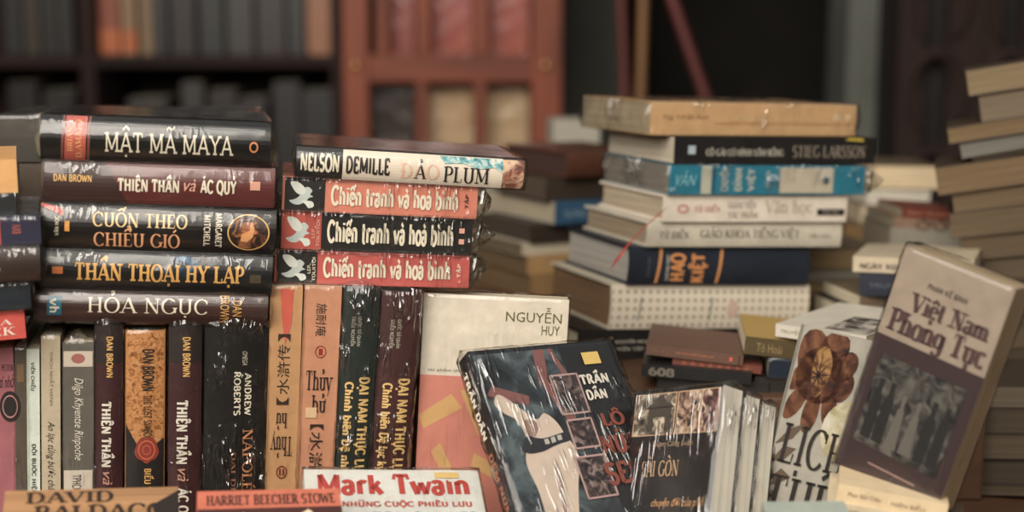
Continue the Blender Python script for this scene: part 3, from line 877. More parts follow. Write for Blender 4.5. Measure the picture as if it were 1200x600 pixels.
b = stand('tan orange wrapped spine with upside-down Thủy Hử title', 317, 356, 335, roll=3.0, cover=(190, 146, 104), hard=False, wrap=.9, flap=(.003, .002), amp=.0009)
b.put('red_stain', 'spine', [(.01, .3), (.01, .72), (.14, .68), (.22, .5), (.14, .4)], [(0, 1, 2, 3, 4)], ink_mat((206, 98, 82)), 'red print at the top')
b.text('title_lettering', 'spine', '水滸传', 'sans', (.22, .28, .41, .66), (52, 36, 28), 180)
b.text('title_brackets', 'spine', '【', 'sans', (.18, .28, .21, .66), (52, 36, 28))
b.text('title_brackets', 'spine', '】', 'sans', (.42, .28, .45, .66), (52, 36, 28))
b.text('title_lettering', 'spine', 'Thủy', 'serif', (.55, .12, .655, .8), (52, 36, 28), -90)
b.text('title_lettering', 'spine', 'hử', 'serif', (.48, .28, .545, .62), (52, 36, 28), -90)
b.ring('volume_ring', 'spine', .71, .5, .025, .17, .18, (120, 40, 32))
b.text('volume_lettering', 'spine', 'II', 'bold', (.697, .42, .723, .58), (120, 40, 32), 90)
b = stand('salmon wrapped spine lettered Thủy Hử with volume I in a red ring', 357, 402, 335, roll=3.6, cover=(198, 142, 112), hard=False, wrap=.9, flap=(.003, .002), amp=.0008)
b.text('script_lettering', 'spine', '施耐庵', 'sans', (.065, .34, .19, .62), (46, 32, 28))
b.ring('volume_ring', 'spine', .25, .5, .024, .15, .16, (150, 44, 36))
b.text('volume_lettering', 'spine', 'I', 'bold', (.238, .45, .262, .55), (150, 44, 36), 90)
b.text('title_lettering', 'spine', 'Thủy', 'serif', (.315, .14, .42, .86), (44, 30, 26), 90)
b.text('title_lettering', 'spine', 'hử', 'serif', (.41, .32, .485, .7), (44, 30, 26), 90)
b.rect('price_sticker', 'spine', (.465, .16, .505, .46), (222, 190, 150))
b.text('title_lettering', 'spine', '【水滸传】', 'sans', (.53, .3, .82, .66), (44, 30, 26))


def nam(label, x0, x1, yt, roll, cover, l2):
    b = stand(label, x0, x1, yt, roll=roll, cover=cover, bulge=.003, wrap=1.5, flap=(.004, .003), amp=.0013, rough=.38)
    b.text('author_lettering', 'spine', 'QUỐC SỬ QUÁN', 'bold', (.11, .42, .225, .56), (176, 172, 158))
    b.text('author_lettering', 'spine', 'TRIỀU NGUYỄN', 'bold', (.11, .26, .225, .4), (176, 172, 158))
    b.text('title_lettering', 'spine', 'ĐẠI NAM THỰC LỤC', 'black', (.345, .5, .75, .88), (234, 196, 130))
    b.text('volume_lettering', 'spine', l2, 'black', (.365, .12, .8, .44), (234, 196, 130))


nam('dark green wrapped spine lettered ĐẠI NAM THỰC LỤC', 403, 447, 336, 4.3, (38, 46, 43), 'Chính biên Đệ nhất kỷ')
nam('dark maroon wrapped spine lettered ĐẠI NAM THỰC LỤC', 448, 496, 340, 5.0, (70, 42, 42), 'Chính biên Đệ lục kỷ Phụ')

# dark books behind the left stack, resting on the standing ones
BL = Stack(1.30, RISE)
for i, (x, yt, xr, lab) in enumerate([(8, 400, 250, None), (10, 330, 250, None), (12, 282, 255, None),
                                     (21, 190, 255, 'dull brown book peeping out behind the THIÊN THẦN VÀ ÁC QUỶ book'), (-4, 134, 250, 'dark grey wrapped book peeping out behind the MẬT MÃ MAYA book')]):
    BL.add(lab or 'dark lying book hidden in the pile behind the left stack', x, yt, xr, W=.16, yaw=4, roll=0.5, L=.22, anchor='l', cover=[(40, 34, 30), (44, 38, 33), (38, 33, 30), (74, 62, 52), (58, 54, 48)][i], hard=False,
           wrap=1.0 if i == 4 else 0, amp=.0012, flap=(.003, .003), group=None if lab else 'dark books hidden behind the left stack')

# ------------------------------------------------------------------ white cover standing behind the wrapped comic-like cover
b = facing('white cover lettered NGUYỄN HUY with a red pattern below, wrapped in plastic', 497, 343, 1.20, .125, .197, .018, 2, 3, 3.2, cover=(214, 204, 188), hard=False, wrap=.8, amp=.0009, flap=(.002, .002))
b.text('author_lettering', 'front', 'NGUYỄN', 'sans', (.57, .892, .955, .96), (92, 88, 44))
b.text('author_lettering', 'front', 'HUY', 'sans', (.82, .838, .945, .88), (92, 88, 44))
b.rect('red_field', 'front', (.0, 0, 1, .64), (204, 132, 116))
b.polys('star_pattern', 'front', [[(.04, .4), (.3, .5), (.22, .56), (.0, .46)], [(.28, .58), (.4, .58), (.5, .4), (.42, .38)], [(.52, .5), (.62, .55), (.75, .3), (.66, .26)], [(.1, .3), (.16, .34), (.34, .12), (.28, .08)], [(.4, .3), (.72, .2), (.7, .14), (.38, .24)], [(.76, .56), (.84, .56), (.98, .36), (.9, .34)]], (208, 166, 112))
b.text('subtitle_lettering', 'front', 'tác phẩm chọn lọc và giới thiệu', 'sans', (.05, .655, .6, .675), (120, 112, 96))

# ------------------------------------------------------------------ wrapped dark cover leaning in the middle
b = facing('dark wrapped cover lettered TRẦN DẦN leaning back in the middle', 548, 412, 1.131, .14, .222, .019, 31.4, 39.6, 2.5, cover=(30, 31, 34), hard=False, wrap=1.1, amp=.0012, flap=(.006, .004), rough=.35)
b.put('cover_picture', 'front', [(.02, .02), (.98, .02), (.98, .98), (.02, .98)], [(0, 1, 2, 3)], picture_mat((22, 23, 26), (44, 50, 54), (86, 98, 102), 30), 'dark blue grey painted picture')
b.poly('dark_field', 'front', [(.68, .02), (.98, .02), (.98, .98), (.6, .98)], (23, 22, 23))
b.polys('painted_ribbons', 'front', [[(.42, .98), (.5, .98), (.46, .84), (.56, .66), (.5, .66), (.4, .84)], [(.03, .8), (.08, .84), (.3, .78), (.28, .74)], [(.52, .98), (.55, .98), (.68, .7), (.64, .7)]], (128, 84, 80))
b.poly('painted_figure', 'front', smooth([(.06, .76), (.1, .8), (.18, .76), (.29, .68), (.36, .7), (.42, .66), (.45, .6), (.49, .53), (.47, .46), (.42, .38), (.36, .25), (.33, .1), (.12, .1), (.15, .25), (.16, .38), (.14, .5), (.19, .6), (.17, .68), (.1, .72)]), (206, 188, 172))
b.polys('figure_shading', 'front', [smooth([(.31, .47), (.33, .44), (.3, .3), (.26, .12), (.24, .12), (.28, .32)]), smooth([(.22, .68), (.3, .66), (.24, .6), (.2, .62)])], (146, 118, 106))
b.poly('dark_belt', 'front', smooth([(.19, .61), (.3, .595), (.46, .61), (.47, .575), (.4, .565), (.34, .555), (.26, .54), (.16, .545)]), (40, 38, 42))
b.polys('pale_marks', 'front', [[(.3, .59), (.33, .592), (.33, .57), (.3, .568)], [(.345, .594), (.375, .598), (.375, .575), (.345, .57)], [(.39, .6), (.42, .602), (.42, .58), (.39, .578)]], (180, 176, 168))
for i, bx in enumerate([(.47, .68, .67, .86), (.48, .53, .66, .66), (.45, .32, .66, .5)]):
    x0, y0, x1, y1 = bx
    b.put('small_picture', 'front', [(x0, y0), (x1, y0), (x1, y1), (x0, y1)], [(0, 1, 2, 3)], picture_mat((30, 29, 32), (66, 54, 52), (128, 112, 106), 90 + 20 * i), 'small framed picture')
    b.polys('picture_frame', 'front', [[(x0, y0), (x1, y0), (x1, y0 + .008), (x0, y0 + .008)], [(x0, y1 - .008), (x1, y1 - .008), (x1, y1), (x0, y1)], [(x0, y0), (x0 + .012, y0), (x0 + .012, y1), (x0, y1)], [(x1 - .012, y0), (x1, y0), (x1, y1), (x1 - .012, y1)]], (170, 140, 134))
b.text('author_lettering', 'front', 'TRẦN', 'black', (.67, .8, .87, .865), (214, 206, 190))
b.text('author_lettering', 'front', 'DẦN', 'black', (.68, .73, .82, .795), (214, 206, 190))
b.rect('price_sticker', 'front', (.74, .89, .86, .945), (206, 176, 104))
for t, bx in (('LÔ', (.72, .61, .88, .69)), ('NÚN', (.66, .49, .92, .6)), ('SEN', (.62, .36, .88, .46))):
    b.text('title_lettering', 'front', t, 'black', bx, (122, 66, 54))
b.text('author_lettering', 'spine', 'TRẦN DẦN', 'black', (.07, .22, .36, .76), (228, 220, 204))
b.text('title_lettering', 'spine', 'ĐÊM NÚM SEN', 'bold', (.42, .26, .8, .72), (170, 104, 80))

# ------------------------------------------------------------------ three wrapped volumes with their fore-edges towards us
CON = [('black wrapped volume with three small pictures on its cover, fore-edge showing', 745, 460, 0), ('second of three wrapped white fore-edges standing right of the pictured black cover', 0, 0, 1), ('third wrapped white fore-edge, rightmost, beside the autumn-leaf cover', 0, 0, 2)]
R0 = rotm(-57, 22, -16.5)
p0 = P(745, 460, 1.15)
off = Vector((0, 0, 0))
for i, (lab, _, _, k) in enumerate(CON):
    Tk = (.0235, .0185, .018)[i]
    p = p0 + R0 @ (Vector((0, sum((.0235, .0185)[:i]) + .0012 * i, -.002 * i)))
    Lk = rest_L(p, R0, .1, Tk, TABLE, .165)
    loc = p - R0 @ Vector((-.1 / 2, -Tk / 2, Lk))
    b = Book('book', lab, Lk, .1, Tk, 'face', loc, R0, (27, 25, 25), paper=(226, 220, 206), hard=False, wrap=1.1, amp=.0009, flap=(.004, .003), rough=.3)
    if i == 0:
        for j, (x0, x1) in enumerate(((.03, .5), (.53, .78), (.8, .985))):
            b.put('cover_picture', 'front', [(x0, .74), (x1, .74), (x1, .975), (x0, .975)], [(0, 1, 2, 3)], picture_mat((40, 36, 34), [(110, 100, 88), (150, 118, 100), (104, 62, 60)][j], (198, 184, 164), 80 + 30 * j), 'small printed picture')
            x0 -= .008; x1 += .008
            b.polys('picture_frame', 'front', [[(x0, .735), (x1, .735), (x1, .741), (x0, .741)], [(x0, .974), (x1, .974), (x1, .98), (x0, .98)], [(x0, .735), (x0 + .012, .735), (x0 + .012, .98), (x0, .98)], [(x1 - .012, .735), (x1, .735), (x1, .98), (x1 - .012, .98)]], (190, 160, 130))
        b.polys('gate_picture', 'front', [[(.2, .76), (.26, .76), (.26, .84), (.4, .84), (.4, .76), (.46, .76), (.46, .9), (.2, .9)], [(.16, .89), (.5, .89), (.44, .92), (.22, .92)], [(.27, .92), (.39, .92), (.36, .965), (.3, .965)]], (66, 58, 52))
        b.text('title_lettering', 'front', 'SÀI GÒN', 'fine', (.2, .5, .62, .62), (206, 170, 130))
        b.text('title_lettering', 'front', 'chuyện đời của phố', 'italic', (.36, .32, .95, .39), (196, 150, 104))
        b.text('author_lettering', 'front', 'Phạm Công Luận', 'sans', (.3, .66, .75, .7), (160, 134, 108))
        for j, (x0, x1) in enumerate(((.03, .2), (.24, .66), (.7, .98))):
            b.put('cover_picture', 'front', [(x0, .02), (x1, .02), (x1, .19), (x0, .19)], [(0, 1, 2, 3)], picture_mat((40, 36, 34), (110, 96, 84), (190, 170, 146), 100 + 20 * j), 'small printed picture')

# ------------------------------------------------------------------ right middle stack
RS = Stack(1.42, RISE)
b = RS.add('dark support book at the bottom of the right middle stack', 690, 424, 930, W=.15, yaw=22, roll=2.5, cover=(34, 30, 28))
b = RS.add('black book with small white lettering under the dotted cover', 676, 386, 905, W=.15, yaw=22, roll=3.8, cover=(30, 27, 26), Y=1.41)
b.text('title_lettering', 'spine', 'NGUYỄN NGỌC', 'bold', (.18, .56, .36, .7), (196, 186, 170))
b.text('title_lettering', 'spine', 'TUYỂN TẬP I', 'bold', (.16, .34, .34, .48), (196, 186, 170))
b = RS.add('thick book with an ivory dotted spine and brown page edges', 713, 332, 944, W=.155, yaw=22, roll=4.0, cover=(206, 194, 172), paper=(132, 102, 72), bulge=.003)
b.put('dotted_pattern', 'spine', [(.005, .02), (.995, .02), (.995, .98), (.005, .98)], [(0, 1, 2, 3)], dots_mat(), 'faint dotted pattern')
for u in (.13, .48):
    b.poly('green_sprig', 'spine', [(u, .2), (u + .007, .2), (u + .017, .72), (u + .01, .72)], (86, 108, 104))
b.poly('pink_bloom', 'spine', spot(.6, .45, .03, .2), (204, 176, 158))
b = RS.add('thick navy hardcover lettered HÀO KIỆT in orange', 735, 288, 945, W=.155, yaw=22, roll=3.8, cover=(30, 37, 48), paper=(178, 172, 162), bulge=.003, L=None)
b.text('title_lettering', 'spine', 'HAO', 'black', (.215, .1, .3, .84), (218, 148, 92), 90)
b.text('title_lettering', 'spine', 'KIỆT', 'black', (.31, .06, .42, .84), (218, 148, 92), 90)
b.polys('orange_rules', 'spine', [[(.14, .04), (.155, .04), (.175, .96), (.16, .96)], [(.47, .04), (.485, .04), (.505, .96), (.49, .96)]], (214, 150, 96))
b.text('author_lettering', 'spine', 'HUỲNH DUY', 'bold', (.19, .12, .21, .8), (210, 206, 200), 90)
b.text('small_lettering', 'spine', 'SÁCH HAY', 'sans', (.09, .2, .11, .75), (90, 100, 116), 90)
b = RS.add('pale grey dictionary lettered TỪ ĐIỂN GIÁO KHOA TIẾNG VIỆT', 757, 259, 984, W=.15, yaw=22, roll=3.2, cover=(200, 192, 174), paper=(156, 138, 114), bulge=.002)
b.text('series_lettering', 'spine', 'TỪ ĐIỂN', 'serif', (.06, .34, .205, .74), (74, 66, 56))
b.text('title_lettering', 'spine', 'GIÁO KHOA TIẾNG VIỆT', 'serif', (.26, .3, .77, .84), (84, 74, 62))
b.text('publisher_lettering', 'spine', 'TIỂU HỌC', 'sans', (.82, .34, .94, .6), (110, 100, 86))
dict_book = b
b = RS.add('white paperback lettered TỪ ĐIỂN Văn học with a black tag', 777, 228, 991, W=.15, yaw=22, roll=2.8, cover=(220, 208, 192), paper=(176, 160, 136))
b.text('series_lettering', 'spine', 'TỪ ĐIỂN', 'serif', (.16, .36, .3, .68), (176, 84, 84))
b.text('title_lettering', 'spine', 'GIẢN YẾU', 'serif', (.34, .52, .49, .84), (130, 116, 104))
b.text('title_lettering', 'spine', 'TÁC PHẨM', 'serif', (.34, .14, .5, .48), (130, 116, 104))
b.text('title_lettering', 'spine', 'Văn học', 'serif', (.535, .24, .8, .84), (190, 170, 152))
b.rect('black_tag', 'spine', (.83, .26, .985, .5), (38, 34, 32))
b.text('tag_lettering', 'spine', 'Giáo dục', 'sans', (.86, .31, .955, .46), (190, 180, 168))
b.ring('publisher_mark', 'spine', .1, .5, .03, .16, .3, (200, 128, 124))
b = RS.add('blue and white wrapped book in the right middle stack', 784, 192, 1012, W=.15, yaw=22, roll=2.4, cover=(44, 124, 148), paper=(128, 122, 112), hard=False, wrap=1.2, flap=(.004, .03), amp=.0012)
b.rect('white_band', 'spine', (.155, .03, .205, .97), (196, 194, 178))
b.rect('white_panel', 'spine', (.55, .06, .83, .92), (204, 194, 174))
b.rect('blue_rule', 'spine', (.21, .03, .22, .97), (20, 90, 120))
for i, t in enumerate(('CHUYÊN', 'ĐÌNH', 'VIỆT')):
    b.text('title_lettering', 'spine', t, 'bold', (.24 + .068 * i, .12, .29 + .068 * i, .88), (214, 214, 202), 90)
b.text('author_lettering', 'spine', 'NGUYÊN', 'bold', (.47, .25, .5, .8), (190, 204, 206), 90)
b.text('series_lettering', 'spine', 'VĂN', 'italic', (.03, .3, .13, .8), (150, 206, 220))
b.poly('publisher_mark', 'spine', spot(.79, .5, .016, .14), (52, 92, 104))
b = RS.add('black book lettered STIEG LARSSON below the tan top book', 790, 159, 1024, W=.15, yaw=22, roll=2.0, cover=(28, 26, 25), paper=(192, 180, 160), hard=False)
b.rect('publisher_mark', 'spine', (.065, .36, .1, .66), (170, 184, 190))
b.text('title_lettering', 'spine', 'CÔ GÁI CÓ HÌNH XĂM RỒNG', 'serif', (.15, .3, .53, .64), (212, 204, 186))
b.text('author_lettering', 'spine', 'STIEG LARSSON', 'serif', (.575, .24, .95, .7), (150, 138, 122))
b.poly('yellow_corner', 'spine', [(.84, .9), (.94, .86), (.93, .98), (.86, .99)], (190, 168, 70))
b = RS.add('tan wrapped book on top of the right middle stack', 762, 119, 1002, W=.16, yaw=22, roll=1.8, cover=(204, 166, 122), paper=(164, 148, 122), hard=False, wrap=1.0, flap=(.008, .006), amp=.001)
b.text('author_lettering', 'spine', 'Ng. Nhật Ánh', 'sans', (.06, .44, .27, .68), (146, 110, 76))
b.text('title_lettering', 'spine', 'NGƯỜI BẠN THẬT THÀ', 'slab', (.38, .42, .76, .66), (222, 190, 148))
b.rect('fold_line', 'spine', (.3, .36, .999, .385), (176, 130, 86))
b.poly('publisher_mark', 'spine', spot(.9, .6, .02, .12), (224, 200, 164))
b.poly('publisher_mark', 'spine', spot(.955, .6, .016, .12), (224, 196, 156))

# red ribbon bookmark of the dictionary
bm = bmesh.new()
path = [P(777, 247, 1.405), P(760, 262, 1.395), P(740, 282, 1.385), P(728, 297, 1.378), P(721, 309, 1.375)]
prev = None
for i, p in enumerate(path):
    wv = Vector((.0052, .001, .0035 + .0006 * i))
    tv = Vector((0, .0006, 0))
    cur = [bm.verts.new(p - wv - tv), bm.verts.new(p + wv - tv), bm.verts.new(p + wv + tv), bm.verts.new(p - wv + tv)]
    if prev:
        for k in range(4): bm.faces.new((prev[k], prev[(k + 1) % 4], cur[(k + 1) % 4], cur[k]))
    else: bm.faces.new(cur)
    prev = cur
bm.faces.new(prev[::-1])
inv = dict_book.root.matrix_world.inverted()
for v in bm.verts: v.co = inv @ v.co
o = link_bm('ribbon_bookmark', bm, ink_mat((166, 60, 52)), dict_book.root, smooth=True); o['label'] = 'red ribbon bookmark hanging from the pages'

# ------------------------------------------------------------------ small lying books in front of the right middle stack
BS = Stack(1.31, RISE)
BS.add('dark book at the bottom of the small pile below the brown one', 770, 440, 900, W=.09, yaw=-8, roll=2, cover=(36, 32, 30), hard=False)
b = BS.add('black book lettered 608 in the small pile behind the pictured black cover', 752, 426, 880, W=.09, yaw=-8, roll=3, cover=(30, 27, 26), hard=False, Y=1.305)
b.text('title_lettering', 'spine', '608', 'black', (.06, .1, .3, .8), (120, 112, 98))
b = BS.add('reddish brown book under the larger brown one right of the middle', 788, 418, 892, W=.09, yaw=-8, roll=4.5, cover=(112, 62, 48), hard=False)
b.polys('red_fringe', 'spine', [[(.1 + .1 * i, .2), (.16 + .1 * i, .2), (.13 + .1 * i, .8)] for i in range(8)], (150, 84, 60))
b = BS.add('brown hardcover with small orange lettering lying below the dotted spine', 757, 403, 870, W=.1, yaw=-8, roll=5.2, cover=(98, 70, 56), rough=.5)
b.text('title_lettering', 'spine', 'TRUYỆN NGẮN CHỌN LỌC', 'bold', (.3, .4, .7, .62), (204, 122, 86))
b.text('author_lettering', 'spine', 'Nguyễn', 'sans', (.06, .4, .2, .6), (150, 112, 92))
b.rect('publisher_mark', 'spine', (.86, .3, .89, .7), (214, 96, 70))
b.rect('end_band', 'spine', (.955, 0, .965, 1), (60, 40, 34))

TS = Stack(1.30, RISE)
TS.add('dark book at the base of the pile with the mustard book', 884, 441, 1010, W=.11, yaw=-6, roll=3, cover=(42, 36, 32), hard=False)
TS.add('dark blue wrapped book under the mustard one', 900, 417, 1010, W=.11, yaw=-6, roll=4, cover=(34, 44, 58), hard=False, wrap=.9, amp=.001, flap=(.006, .003))
b = TS.add('mustard and olive book lettered TÔ HOÀI with its cover up', 872, 394, 1010, W=.11, yaw=-6, roll=5.2, cover=(84, 70, 44), hard=False)
b.put('mustard_cover', 'front', [(0, 0), (1, 0), (1, 1), (0, 1)], [(0, 1, 2, 3)], ink_mat((178, 146, 84)), 'mustard front cover')
b.text('author_lettering', 'spine', 'Tô Hoài', 'sans', (.1, .2, .32, .72), (150, 128, 86))
b.text('title_lettering', 'spine', 'TẢN VĂN', 'serif', (.46, .2, .98, .84), (222, 206, 160))
b = TS.add('white paperback lying askew on the mustard book', 909, 379, 1012, W=.135, yaw=-38, roll=0, L=.09, cover=(204, 196, 180), hard=False)
b.text('title_lettering', 'spine', 'TRUYỆN', 'sans', (.06, .3, .3, .7), (120, 110, 98))
b.put('cover_picture', 'front', [(.05, .02), (.55, .02), (.55, .5), (.05, .5)], [(0, 1, 2, 3)], picture_mat((36, 32, 30), (60, 54, 50), (190, 182, 168), 40), 'dark and white cover picture')

# ------------------------------------------------------------------ pile between the leaf cover and the purple brown cover
CP = Stack(1.46, RISE)
CP.add('black book lying right behind the autumn-leaf cover', 998, 362, 1110, W=.1, yaw=10, roll=-1, cover=(28, 26, 25), hard=False)
CP.add('brown book lying on the black one behind the autumn-leaf cover', 1008, 346, 1110, W=.1, yaw=10, roll=-1, cover=(110, 94, 76), hard=False)
b = CP.add('dark navy book in the pile behind the autumn-leaf cover', 1008, 318, 1112, W=.1, yaw=-20, roll=-1, L=.12, cover=(32, 38, 52), hard=False)
b.text('title_lettering', 'spine', 'TRUYỆN', 'sans', (.08, .3, .4, .6), (96, 100, 112))
b = CP.add('cream book with dark lettering topping the pile behind the autumn-leaf cover', 1000, 300, 1112, W=.1, yaw=-22, roll=-1, L=.12, cover=(196, 180, 154), hard=False)
b.text('title_lettering', 'spine', 'NGÀY XƯA', 'black', (.06, .2, .42, .7), (60, 48, 42))

LR = Stack(1.30, TABLE)
for i, (y, x, lab) in enumerate(((566, 1112, 'lowest'), (536, 1120, 'second from the bottom'), (508, 1108, 'third from the bottom'), (478, 1122, 'fourth from the bottom'), (452, 1128, 'topmost'))):
    LR.add('dark page block in the low pile behind the purple brown cover, ' + lab, x, y, 0, W=.12, yaw=-17, roll=-4, L=.18, cover=(58, 47, 37), paper=[(84, 70, 52), (70, 58, 44), (90, 76, 58), (74, 62, 48), (96, 84, 68)][i], hard=False, turn=True)

CT = Stack(1.62, RISE)
for i, (y, lab) in enumerate(((340, 0), (318, 0), (298, 0))):
    CT.add('plain brown book low in the hidden pile behind the leaning purple brown cover', 1040, y, 1150, W=.1, yaw=4, roll=-1, cover=(120, 102, 82), hard=False, group='brown books hidden behind the leaning cover')
b = CT.add('grey white book under the patterned one, centre right', 1043, 266, 1140, W=.1, yaw=4, roll=1, cover=(166, 158, 142), hard=False)
b = CT.add('pinkish beige book with curly black pattern, centre right', 1047, 254, 1130, W=.1, yaw=4, roll=3, cover=(164, 134, 112), hard=False)
for u in (.42, .66):
    b.ring('curly_pattern', 'spine', u, .3, .1, .5, .2, (50, 42, 38)); b.ring('curly_pattern', 'spine', u + .06, .75, .07, .3, .25, (50, 42, 38))
b = CT.add('thin brick red book topping the small pile at centre right', 1057, 243, 1125, W=.09, yaw=4, roll=4, cover=(130, 66, 52), hard=False)
b.text('title_lettering', 'spine', 'NHA TRANG', 'bold', (.1, .3, .8, .75), (176, 130, 110))

# ------------------------------------------------------------------ blurred page stacks behind
CA = Stack(1.90, RISE)
for x, yt, xr, c, lab in [(975, 302, 1060, (116, 92, 66), 'brown page block, lowest of the blurred pile right of the white dictionary'),
                          (985, 285, 1055, (64, 54, 46), 'dark page block in the blurred pile right of the dictionaries'),
                          (990, 262, 1058, (160, 126, 84), 'yellowish page block in the blurred pile, below the white ones'),
                          (1008, 240, 1080, (226, 206, 172), 'beige white page block below two brighter ones in the blurred pile'),
                          (1016, 221, 1090, (246, 236, 214), 'whitish page block, second from the top of the blurred pile'),
                          (1025, 193, 1102, (250, 224, 182), 'cream page block on top of the blurred pile behind the blue book')]:
    CA.add(lab, x, yt, xr, W=.13, yaw=3, roll=1.2, cover=(110, 94, 74), paper=c, hard=False, turn=True)
CB = Stack(1.70, RISE)
for x, yt, xr, c, lab in [(945, 345, 1030, (110, 88, 64), 'dark brown page block at the foot of the pile right of the dotted spine'),
                          (946, 330, 1030, (176, 146, 104), 'golden page block low in the pile right of the navy hardcover'),
                          (942, 315, 1030, (170, 164, 150), 'grey white page block in the pile right of the navy hardcover'),
                          (943, 291, 1030, (176, 148, 108), 'tan page block on top of the pile right of the navy hardcover')]:
    CB.add(lab, x, yt, xr, W=.12, yaw=3, roll=1.6, cover=(96, 80, 62), paper=c, hard=False, turn=True)

# blurred pile between the left stacks and the right middle stack
MB = Stack(1.78, RISE)
for x, yt, xr, xb, c, pg, lab in [(622, 322, 720, 0, (150, 118, 80), (120, 96, 66), 'tan book at the foot of the blurred pile in the middle'),
                                  (618, 300, 720, 0, (176, 140, 96), (112, 92, 66), 'tan spined book second from the foot of the blurred middle pile'),
                                  (612, 285, 715, 0, (196, 184, 160), (110, 94, 72), 'pale spined thin book in the blurred middle pile'),
                                  (622, 263, 718, 0, (54, 44, 38), (66, 54, 44), 'dark thin book under the blue one in the blurred middle pile')]:
    MB.add(lab, x, yt, xr, W=.14, yaw=30, roll=1, cover=c, paper=pg, hard=False)
b = MB.add('blue spined blurred book with bent pages in the middle', 650, 236, 745, W=.19, yaw=30, roll=1, cover=(52, 84, 110), paper=(178, 164, 140), hard=False)
b.text('title_lettering', 'spine', 'SÁCH', 'bold', (.12, .3, .5, .66), (130, 150, 160))
MB.add('dark page block under the brown leather book', 640, 208, 740, W=.13, yaw=30, roll=1, cover=(58, 48, 40), paper=(78, 64, 52), hard=False)
MB.add('brown leather bound book on the blurred middle pile', 664, 178, 758, W=.16, yaw=30, roll=.5, cover=(84, 52, 38), paper=(64, 42, 34), bulge=.003, rough=.35)
WB = Stack(2.15, RISE)
for i, (y, x, xr) in enumerate(((280, 628, 705), (222, 565, 640), (180, 640, 705), (140, 648, 712))):
    pass
WB.add('white books bundle standing behind the blurred middle pile', 560, 218, 622, W=.1, yaw=5, roll=0, cover=(188, 176, 156), paper=(190, 176, 150), hard=False, turn=True)
WB2 = Stack(2.2, RISE)
WB2.add('pale blurred book standing left of the tan top book', 648, 138, 702, W=.08, yaw=5, roll=0, cover=(182, 176, 160), paper=(178, 172, 156), hard=False, turn=True)

# ------------------------------------------------------------------ tall blurred stack at the right edge
TR = Stack(1.50, TABLE)
tall = [(1140, 500, -3), (1145, 470, -3), (1142, 440, -3), (1150, 410, -3.5), (1146, 384, -3.5), (1152, 356, -4), (1148, 330, -4), (1144, 304, -4.5), (1130, 278, -5), (1117, 250, -5.5), (1119, 226, -6), (1101, 196, -6.5), (1140, 184, -7.5), (1128, 166, -8), (1113, 150, -7), (1152, 110, -6.5), (1137, 82, -6.5)]
cols = [(93, 78, 57), (81, 67, 49), (98, 81, 59), (74, 62, 46), (92, 76, 56), (84, 70, 53), (70, 59, 45), (90, 76, 57), (95, 78, 57), (99, 82, 60), (106, 87, 63), (117, 95, 68), (78, 65, 48), (115, 112, 102), (118, 96, 67), (117, 102, 82), (132, 113, 84)]
words_ = ['lowest', 'second from the bottom', 'third from the bottom', 'fourth from the bottom', 'fifth from the bottom', 'sixth from the bottom', 'seventh from the bottom', 'eighth from the bottom', 'ninth from the bottom', 'eighth from the top', 'seventh from the top', 'protruding left edge, sixth from the top', 'short one, fifth from the top', 'greyish one, fourth from the top', 'protruding left, third from the top', 'second from the top', 'topmost']
for (x, y, r), c, wd in zip(tall, cols, words_):
    TR.add('page block in the tall right stack, ' + wd, x, y, 0, W=.13, yaw=-17, roll=r - 3.5, L=.2, cover=(74, 60, 46), paper=c, hard=False, turn=True)

# ------------------------------------------------------------------ front right covers
b = facing('white cover with a big autumn leaf, lettered LỊCH, leaning right', 943, 381, 1.10, .125, .2, .014, -2, 6, 13.5, cover=(158, 153, 141), hard=False, rough=.4)
bl = b
leaf = []
for (cx, cy, rx, ry, an) in ((.1, .88, .1, .15, 10), (.22, .92, .09, .13, -12), (.31, .86, .07, .1, -30), (.33, .77, .06, .09, -20), (.28, .66, .05, .12, 14), (.17, .63, .05, .12, -4), (.06, .66, .05, .11, -24), (.0 + .05, .78, .05, .1, -30), (.17, .8, .15, .16, 0)):
    ca, sa = math.cos(math.radians(an)), math.sin(math.radians(an))
    leaf.append([(max(.004, cx + x * ca - y * sa), min(.995, cy + (x * sa + y * ca) * .8)) for x, y in spot(0, 0, rx, ry, 16)])
b.polys('leaf_picture', 'front', leaf, picture_mat((44, 26, 21), (78, 45, 32), (118, 78, 52), 60))
veins = []
for an in range(0, 360, 40):
    ca, sa = math.cos(math.radians(an + 10)), math.sin(math.radians(an + 10))
    veins.append([(.16 - sa * .006, .8 + ca * .005), (.16 + sa * .006, .8 - ca * .005), (.16 + ca * .1, .8 + sa * .1)])
b.put('leaf_heart', 'front', smooth([(.12, .9), (.18, .93), (.23, .86), (.22, .76), (.17, .7), (.12, .78)]), [tuple(range(30))], picture_mat((60, 36, 26), (112, 76, 46), (158, 122, 76), 110), 'golden brown heart of the leaf')
b.polys('leaf_veins', 'front', veins, (48, 24, 20))
b.polys('fallen_leaves', 'front', [[(.0, .46), (.07, .54), (.16, .58), (.1, .5)], [(.0, .38), (.06, .46), (.14, .46), (.08, .4)], [(.02, .3), (.08, .36), (.15, .33), (.06, .28)], [(.0, .2), (.05, .26), (.1, .24), (.04, .17)]], (92, 76, 62))
b.put('faint_picture', 'front', spot(.42, .58, .16, .14), [tuple(range(24))], picture_mat((196, 190, 176), (186, 178, 150), (156, 146, 112), 50), 'faint yellowish picture')
b.text('author_lettering', 'front', 'Bùi Đức Tịnh', 'italic', (.62, .865, .98, .915), (70, 62, 54))
b.text('subtitle_lettering', 'front', 'biên soạn', 'italic', (.7, .83, .88, .85), (90, 82, 72))
b.text('title_lettering', 'front', 'LỊCH', 'serif', (.04, .34, .46, .57), (40, 34, 30))
b.text('title_lettering', 'front', 'TUẾ', 'serif', (.02, .14, .46, .42), (40, 34, 30))

